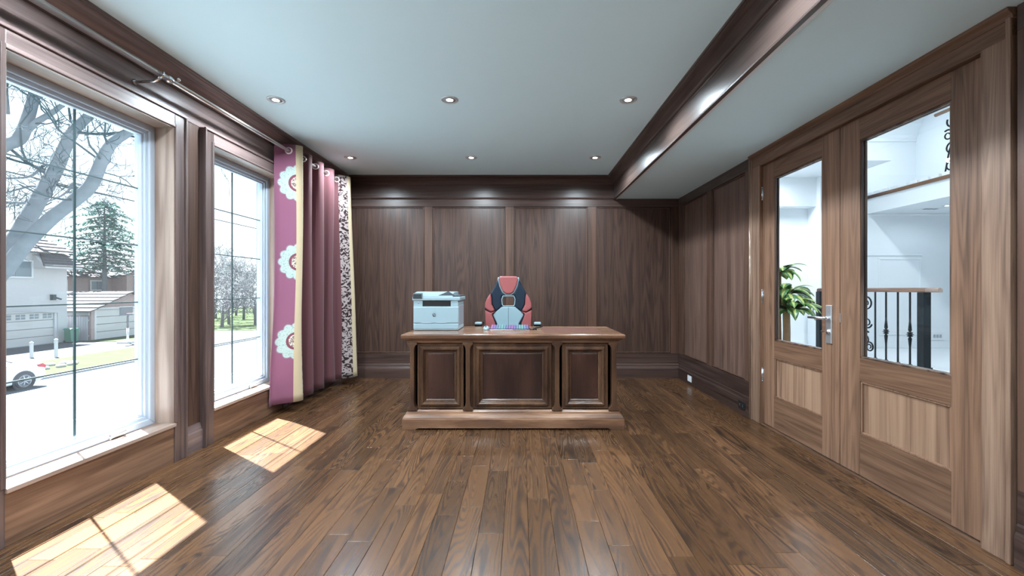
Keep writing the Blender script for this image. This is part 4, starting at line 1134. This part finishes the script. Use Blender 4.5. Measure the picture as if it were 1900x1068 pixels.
roof_slope(h1, [(X1+0.4,29.6,3.85),(X1+0.4,31.7,3.85),(X1-2.2,31.0,5.2),(X1-2.2,30.2,5.2)], 5)
wlamp = MB(); wlamp.box(X1, X1+0.25, 30.4, 30.6, 0.35, 0.75); wlamp.tube([(X1+0.1,30.6,0.55),(X1+0.3,30.9,0.4)], 0.06, 6); wlamp.build('wall_lantern', M['iron'], h1)
# ---- brick house with gabled garage
X2 = -33.0
h2 = empty('brick_house', (X2-5, 38, GZ), 'brick house with low gabled garage beyond the board gate', 'house')
q = MB(); q.box(X2-5, X2, 32.35, 32.7, GZ, -0.5); q.box(X2-5, X2, 36.6, 38.7, GZ, -0.5); q.box(X2-5, X2, 32.7, 36.6, -0.45, -0.4); q.box(X2-5, X2-0.3, 32.7, 36.6, GZ, -0.45)
q.prism([(32.3,-0.5),(38.7,-0.5),(35.5,0.85)], 'x', X2-0.3, X2)
q.box(-50, -41, 34.5, 52, GZ, 2.3)
q.box(-41, -39.5, 42.2, 50, GZ, 2.6)
q.build('wall', M['brick'], h2)
garage_door(h2, X2-0.05, 32.75, 36.55, GZ, -0.45, False)
roof_slope(h2, [(X2+0.4,31.9,-0.62),(X2-5.5,31.9,-0.62),(X2-5.5,35.5,0.92),(X2+0.4,35.5,0.92)], 6)
roof_slope(h2, [(X2+0.4,39.1,-0.62),(X2-5.5,39.1,-0.62),(X2-5.5,35.5,0.92),(X2+0.4,35.5,0.92)], 6)
roof_slope(h2, [(-40.4,34.0,2.2),(-40.4,52.4,2.2),(-45.5,52.4,5.3),(-45.5,36.5,5.3)], 7)
q = MB(); q.prism([(42.0,2.5),(50.2,2.5),(46.1,4.6)], 'x', -41, -39.6); q.build('gable', M['brick'], h2)
roof_slope(h2, [(-39.1,41.6,2.4),(-45,41.6,2.4),(-45,46.1,4.8),(-39.1,46.1,4.8)], 5)
hwin(h2, -39.45, 43.0, 45.0, 0.9, 2.2, 1)
hwin(h2, -40.95, 36.9, 38.0, 0.9, 2.0, 0)
hwin(h2, -40.95, 40.0, 41.4, 1.0, 2.0, 1)
# ---- board gate between the houses, bin, hoop
gt = empty('board_gate', (-34.0, 32.24, GZ), 'grey board gate between the two houses', 'gate')
for i in range(9):
    x = -34.75 + i*0.18
    BOX('board', M['fence'], gt, x, x+0.16, 32.22, 32.26, GZ, GZ+1.85+0.02*(i % 2))
BOX('gate_rail', M['fence'], gt, -34.78, -33.1, 32.26, 32.30, GZ+0.3, GZ+0.42)
BOX('gate_rail', M['fence'], gt, -34.78, -33.1, 32.26, 32.30, GZ+1.5, GZ+1.62)
BOX('lintel', M['kerb'], gt, -34.9, -33.05, 32.18, 32.30, GZ+1.92, GZ+2.2)
bn = empty('wheelie_bin', (-33.4, 31.1, GZ), 'green wheeled bin by the garage of the pale house', 'bin')
MB().prism([(31.0,GZ+0.05),(31.5,GZ+0.05),(31.55,GZ+0.95),(30.95,GZ+0.95)], 'x', -33.6, -33.1).build('body', M['bin'] if 'bin' in M else M.setdefault('bin', plain('bin green', lin(60,110,90), 0.6)), bn, 0.02)
MB().prism([(30.9,GZ+0.95),(31.6,GZ+0.95),(31.58,GZ+1.02),(31.0,GZ+1.06)], 'x', -33.65, -33.05).build('lid', M['bin'], bn, 0.02)
for y in (31.02, 31.48): MB().lathe([(0.0,-0.03),(0.09,-0.03),(0.09,0.03),(0.0,0.03)], (-33.6, y, GZ+0.09), 'y', 12).build('wheel', M['black'], bn)
M['board'] = plain('dark grey backboard', (0.10, 0.11, 0.125, 1), 0.6)
hb = P(237, 636, 30.8)
hp_ = empty('basketball_hoop', (hb.x, hb.y, GZ), 'basketball hoop on a white pole in the driveway', 'hoop')
MB().tube([(hb.x,hb.y,GZ+0.12),(hb.x,hb.y,GZ+1.1)], 0.07, 10).build('pole_lower', M['extwhite'], hp_)
MB().tube([(hb.x,hb.y,GZ+1.05),(hb.x,hb.y,GZ+1.9),(hb.x+0.3,hb.y-0.25,GZ+2.3)], 0.06, 8).build('pole_upper', M['board'], hp_)
BOX('base', M['extwhite'], hp_, hb.x-0.5, hb.x+0.3, hb.y-0.35, hb.y+0.35, GZ-0.005, GZ+0.14, 0.03)
bb = BOX('backboard', M['board'], hp_, hb.x+0.34, hb.x+0.40, hb.y-1.0, hb.y-0.02, GZ+2.05, GZ+2.68, 0.01)
MB().torus((hb.x+0.62, hb.y-0.5, GZ+2.2), 0.2, 0.015, 'z', 20, 6).build('rim', M['rimr'] if 'rimr' in M else M.setdefault('rimr', plain('faded orange rim', lin(190,110,90), 0.6)), bb)
# ---- stakes and stone ring on the verge
M['stone'] = plain('garden stone', (0.33, 0.31, 0.30, 1), 0.9, noise=0.2)
def stake(px, d, h, label):
    p = P(px, 600, d); o = empty('garden_stake', (p.x, p.y, GZ), label, 'stake')
    q = MB(); q.box(p.x-0.06, p.x+0.06, p.y-0.06, p.y+0.06, GZ-0.02, GZ+h); q.build('post', M['extwhite'], o, 0.015)
    MB().lathe([(0.0,0.10),(0.09,0.02),(0.09,0.0)], (p.x, p.y, GZ+h), 'z', 8).build('cap', M['extwhite'], o)
stake(58.5, 24.2, 0.85, 'pale garden stake nearer the garage door')
stake(104, 24.4, 1.0, 'pale garden stake nearer the window bars')
rs = random.Random(3)
for i in range(9):
    a = 2*PI*i/9; c = P(95, 682, 21.2)
    x, y = c.x + 0.5*math.cos(a), c.y + 1.0*math.sin(a)
    MB().ball((x, y, GZ+0.08), 0.17+0.05*rs.random(), (1, 1.2, 0.6), 8, 5).build('garden_stone', M['stone'], None, label='rough stone in the ring on the far verge', cat='stone', group='stones of the verge ring')

# ---- parked white car
M['carw'] = plain('white car paint', (0.55, 0.555, 0.565, 1), 0.25, coat=0.6)
M['tail'] = plain('tail light red', lin(170, 40, 50), 0.25)
M['tyre'] = plain('tyre rubber', (0.05, 0.05, 0.055, 1), 0.8)
M['rimm'] = plain('alloy wheel', (0.45, 0.45, 0.47, 1), 0.3, 0.6)
cyr = 16.72          # rear axle
cx0, cx1 = -21.35, -19.72
car = empty('parked_car', (-20.5, 15.4, GZ), 'white sedan parked at the far kerb', 'car')
g = GZ - 0.03
side = [(17.45,g+0.32),(17.52,g+0.55),(17.50,g+0.78),(17.36,g+0.98),(17.1,g+1.05),(16.5,g+1.07),(13.9,g+0.98),(13.2,g+0.90),(12.85,g+0.72),(12.8,g+0.36),(12.95,g+0.22),(17.3,g+0.22)]
body = MB().prism(side, 'x', cx0, cx1).build('body', M['carw'], car, 0.09, 4)
cabin = [(16.55,g+1.04),(16.0,g+1.32),(15.4,g+1.40),(14.8,g+1.38),(14.1,g+0.98)]
MB().prism(cabin, 'x', cx0+0.16, cx1-0.16).build('cabin', M['carw'], car, 0.08, 3)
MB().prism([(16.25,g+1.08),(15.9,g+1.28),(15.4,g+1.34),(14.85,g+1.32),(14.4,g+1.06)], 'x', cx0+0.15, cx1-0.15).build('side_window', M['extglass'], car, 0.01)
MB().prism([(16.62,g+1.05),(16.60,g+1.07),(16.08,g+1.31),(16.02,g+1.30)], 'x', cx0+0.25, cx1-0.25).build('rear_window', M['extglass'], car)
MB().prism([(17.49,g+0.72),(17.50,g+0.84),(17.38,g+0.93),(17.12,g+0.90),(17.2,g+0.80)], 'x', cx1-0.35, cx1+0.004).build('tail_light', M['tail'], car, 0.02)
for y in (cyr, 13.9):
    for x, s in ((cx1-0.02, 1), (cx0+0.02, -1)):
        MB().lathe([(0.40,-0.02),(0.40,0.02),(0.36,0.028)], (x+s*0.0, y, g+0.33), 'x', 24).build('wheel_arch', M['tyre'], car)
        w = MB().lathe([(0.21,0.0),(0.24,0.05*s),(0.31,0.05*s),(0.33,0.02*s),(0.33,-0.18*s),(0.2,-0.2*s)], (x, y, g+0.33), 'x', 24).build('wheel', M['tyre'], car)
        r = MB(); r.lathe([(0.24,0.045*s),(0.225,0.052*s),(0.205,0.03*s),(0.20,0.02*s)], (x, y, g+0.33), 'x', 24); r.lathe([(0.0,0.06*s),(0.05,0.055*s),(0.06,0.03*s)], (x, y, g+0.33), 'x', 12)
        for i in range(7):
            a = 2*PI*i/7
            r.tube([(x+s*0.05, y+0.03*math.cos(a), g+0.33+0.03*math.sin(a)), (x+s*0.05, y+0.22*math.cos(a), g+0.33+0.22*math.sin(a))], [0.025, 0.02], 5)
        r.build('rim', M['rimm'], w)

# ---- overhead wires
for z, nm in ((3.9, 'upper'), ):
    MB().tube([(-12, -10, z+0.25), (-12, 5, z+0.02), (-12, 14, z-0.02), (-12, 40, z+0.1), (-12, 80, z+0.8)], 0.018, 5).build('overhead_wire', M['iron'], None, label='single overhead wire crossing both windows', cat='wire')

# ---- bare trees
M['bark'] = plain('grey bark', (0.12, 0.128, 0.14, 1), 0.9, noise=0.2, nscale=6, bump=0.3, spec=0.0)
M['twig'] = plain('grey twig', (0.045, 0.06, 0.065, 1), 0.9, spec=0.0)
def grow(q, p, d, L, r, depth, rnd, gravity=0.0, spread=0.75, minr=0.006, kink=0.25, n0=6):
    segs = 4
    pts, rads = [Vector(p)], [r]
    dv = Vector(d).normalized()
    for i in range(segs):
        dv = (dv + Vector((rnd.uniform(-kink, kink), rnd.uniform(-kink, kink), rnd.uniform(-kink, kink)+gravity))).normalized()
        pts.append(pts[-1] + dv*L/segs); rads.append(max(minr, r*(1-0.5*(i+1)/segs)))
    q.tube(pts, rads, n0 if depth > 2 else 4 if depth > 1 else 3, caps=False)
    if depth <= 0: return
    for i in range(3 if depth > 1 else 4):
        k = rnd.randint(1, segs)
        bd = (pts[k]-pts[k-1]).normalized()
        o = bd.orthogonal().normalized(); o.rotate(Matrix.Rotation(rnd.uniform(0, 2*PI), 3, bd))
        grow(q, pts[k], bd*rnd.uniform(0.6, 1.0) + o*spread, L*rnd.uniform(0.5, 0.75), max(minr, rads[k]*0.62), depth-1, rnd, gravity, spread, minr, kink, n0)
def limb(parent, pxs, r0, r1, rnd, nb, bl, name='limb'):
    """pxs: (px, py, depth) control points"""
    c = [P(*a) for a in pxs]
    pts = []
    for i in range(len(c)-1):
        p0, p1, p2, p3 = c[max(0,i-1)], c[i], c[i+1], c[min(len(c)-1,i+2)]
        for j in range(4):
            t = j/4
            pts.append(0.5*((2*p1)+(p2-p0)*t+(2*p0-5*p1+4*p2-p3)*t*t+(3*p1-p0-3*p2+p3)*t*t*t))
    pts.append(c[-1])
    n_ = len(pts); rads = [r0+(r1-r0)*i/(n_-1) for i in range(n_)]
    MB().tube(pts, rads, 14).build(name, M['bark'], parent)
    q = MB()
    for i in range(nb):
        k = rnd.randint(n_//5, n_-1)
        t = (pts[k]-pts[k-1]).normalized(); o = t.orthogonal().normalized(); o.rotate(Matrix.Rotation(rnd.uniform(0, 2*PI), 3, t))
        grow(q, pts[k], t*0.4+o*0.9, bl*rnd.uniform(0.6, 1.3), rads[k]*rnd.uniform(0.16, 0.34), 3, rnd, 0.02, 0.8, 0.0045, 0.3, 6)
    if nb: q.build('twigs', M['twig'], parent, kind='stuff')
tr = random.Random(11)
tree = empty('bare_maple', (-10.6, 7.4, GZ), 'big bare tree with forking grey limbs close to the first window', 'tree')
limb(tree, [(-480,1150,6.6),(-300,860,6.8),(-130,640,7.1),(-20,520,7.4),(25,450,7.6)], 0.260, 0.156, tr, 0, 1, 'trunk')
limb(tree, [(0,500,7.5),(32,440,7.6),(72,370,7.8),(103,315,8.0),(122,270,8.1),(142,236,8.2),(190,190,8.5),(250,110,8.8)], 0.135, 0.068, tr, 9, 1.3)
limb(tree, [(8,505,7.5),(45,455,7.3),(95,405,7.2),(140,370,7.0),(168,345,6.9),(182,315,6.9),(195,285,6.9),(212,262,6.9),(250,235,7.0),(330,160,7.2)], 0.114, 0.062, tr, 9, 1.2)
limb(tree, [(-150,420,7.4),(-60,330,7.5),(0,274,7.6),(35,258,7.7),(50,225,7.8),(62,185,7.9),(75,150,8.0),(95,80,8.2)], 0.125, 0.062, tr, 8, 1.2)
limb(tree, [(52,240,7.8),(70,225,7.8),(95,210,7.9),(120,192,8.0),(160,170,8.2)], 0.057, 0.031, tr, 4, 1.0)
limb(tree, [(105,318,8.0),(85,305,8.0),(60,325,8.0),(30,330,8.1),(-40,330,8.2)], 0.029, 0.016, tr, 4, 1.0)
limb(tree, [(85,350,7.9),(60,345,7.9),(30,352,8.0),(0,360,8.1)], 0.026, 0.013, tr, 4, 0.9)
limb(tree, [(70,376,7.8),(40,376,7.8),(5,375,7.9),(-50,380,8.0)], 0.031, 0.016, tr, 3, 0.9)
limb(tree, [(160,345,6.9),(135,340,6.9),(128,352,6.9),(110,365,6.9),(88,374,6.9)], 0.021, 0.010, tr, 2, 0.8)
limb(tree, [(10,210,8.2),(8,170,8.2),(5,120,8.3)], 0.062, 0.042, tr, 2, 0.9)

# ---- evergreen in front of the brick house
M['needle'] = plain('blue green needles', lin(96, 128, 118), 0.8, noise=0.25, nscale=3, spec=0.0)
def conifer(px, d, ztop, zbase, R, seed, label, squash=1.0):
    rnd = random.Random(seed)
    b = P(px, VY, d); o = empty('evergreen_tree', (b.x, b.y, GZ), label, 'tree')
    MB().tube([(b.x,b.y,GZ-0.1),(b.x,b.y,ztop)], [0.28,0.03], 8).build('trunk', M['bark'], o)
    q, nd = MB(), MB()
    NB = 95
    for i in range(NB):
        s = (i+0.5)/NB; z = zbase + (ztop-0.2-zbase)*s; L = R*(1-s)**0.55*rnd.uniform(0.35, 1.2)+0.3
        az = i*2.399; dv = Vector((math.cos(az), math.sin(az), 0))
        pts = [Vector((b.x, b.y, z)) + dv*L*t + Vector((0,0,-0.35*L*t*t+0.1*L*t)) for t in (0, 0.33, 0.66, 1)]
        q.tube(pts, [0.04,0.03,0.02,0.008], 4, caps=False)
        sd = Vector((-dv.y, dv.x, 0))
        for j in range(int(14+L*16)):
            t = rnd.uniform(0.12, 1.0); c = Vector((b.x, b.y, z)) + dv*L*t + Vector((0,0,-0.35*L*t*t+0.1*L*t))
            w = rnd.choice((-1, 1)); ln = rnd.uniform(0.3, 0.65)*(1.2-0.5*t)
            e = c + (sd*w*rnd.uniform(0.5,1) + dv*rnd.uniform(0.1,0.8) + Vector((0,0,rnd.uniform(-0.6,0.15)))).normalized()*ln
            u = Vector((0,0,1)).cross(e-c).normalized()*0.06
            nd.add([c-u*0.5, c+u*0.5, e+u, e-u+Vector((0,0,0.02))], [(0,1,2,3)])
    q.build('branches', M['bark'], o, kind='stuff'); nd.build('needles', M['needle'], o, kind='stuff')
conifer(194, 39.6, 9.7, 3.0, 5.2, 4, 'blue green evergreen tree rising over the garage roof of the brick house')

# ---- bare thicket and trees seen through the second window
def bare(px, d, hgt, seed, label):
    rnd = random.Random(seed)
    b = P(px, VY, d); o = empty('bare_tree', (b.x, b.y, GZ), label, 'tree', 'bare trees beyond the bend')
    MB().tube([(b.x,b.y,GZ-0.1),(b.x+rnd.uniform(-.2,.2),b.y,GZ+hgt*0.35)], [0.16,0.10], 8).build('trunk', M['bark'], o)
    q = MB()
    for i in range(7):
        z = GZ + hgt*rnd.uniform(0.05, 0.35); az = rnd.uniform(0, 2*PI)
        grow(q, (b.x, b.y, z), (math.cos(az)*0.8, math.sin(az)*0.8, 0.8), hgt*rnd.uniform(0.28, 0.42), 0.07, 4, rnd, 0.03, 0.85, 0.022, 0.22, 5)
    q.build('twigs', M['twigp'] if 'twigp' in M else M.setdefault('twigp', plain('pale brown twig', (0.16, 0.16, 0.165, 1), 0.9, spec=0.0)), o, kind='stuff')
names = ['bare tree behind the left column of the second window', 'bare tree behind the middle bar of the second window', 'bare tree near the right edge of the second window', 'bare tree at the far back of the second window', 'low bare thicket tree beside the street bend', 'bare tree next to the curtain in the second window']
for (px, d, hh), nm, sd in zip(((400,56,11),(425,47,9),(452,54,11.5),(438,62,13),(412,43,6),(474,46,9)), names, range(20, 26)): bare(px, d, hh, sd, nm)
# hedge mass behind
hg = MB(); rnd = random.Random(9)
M['hedge'] = plain('grey green hedge', (0.12, 0.125, 0.115, 1), 0.95, noise=0.2, nscale=1, spec=0.0)
for i in range(9000):
    x = rnd.uniform(-68, -28); y = 70 + rnd.uniform(-2.5, 2.5) + (x+40)*-0.25; z = GZ + 8.0*rnd.random()**1.1
    a = Vector((rnd.uniform(-1,1), rnd.uniform(-1,1), rnd.uniform(-0.4,1))).normalized()*rnd.uniform(0.3,0.9); u = a.cross(Vector((0.3,0.8,0.5))).normalized()*0.05
    c = Vector((x,y,z)); hg.add([c-u, c+u, c+a+u*0.3, c+a-u*0.3], [(0,1,2,3)])
hg.build('hedge', M['hedge'], None, label='tall grey leafless hedge closing the end of the street', cat='hedge', kind='stuff')
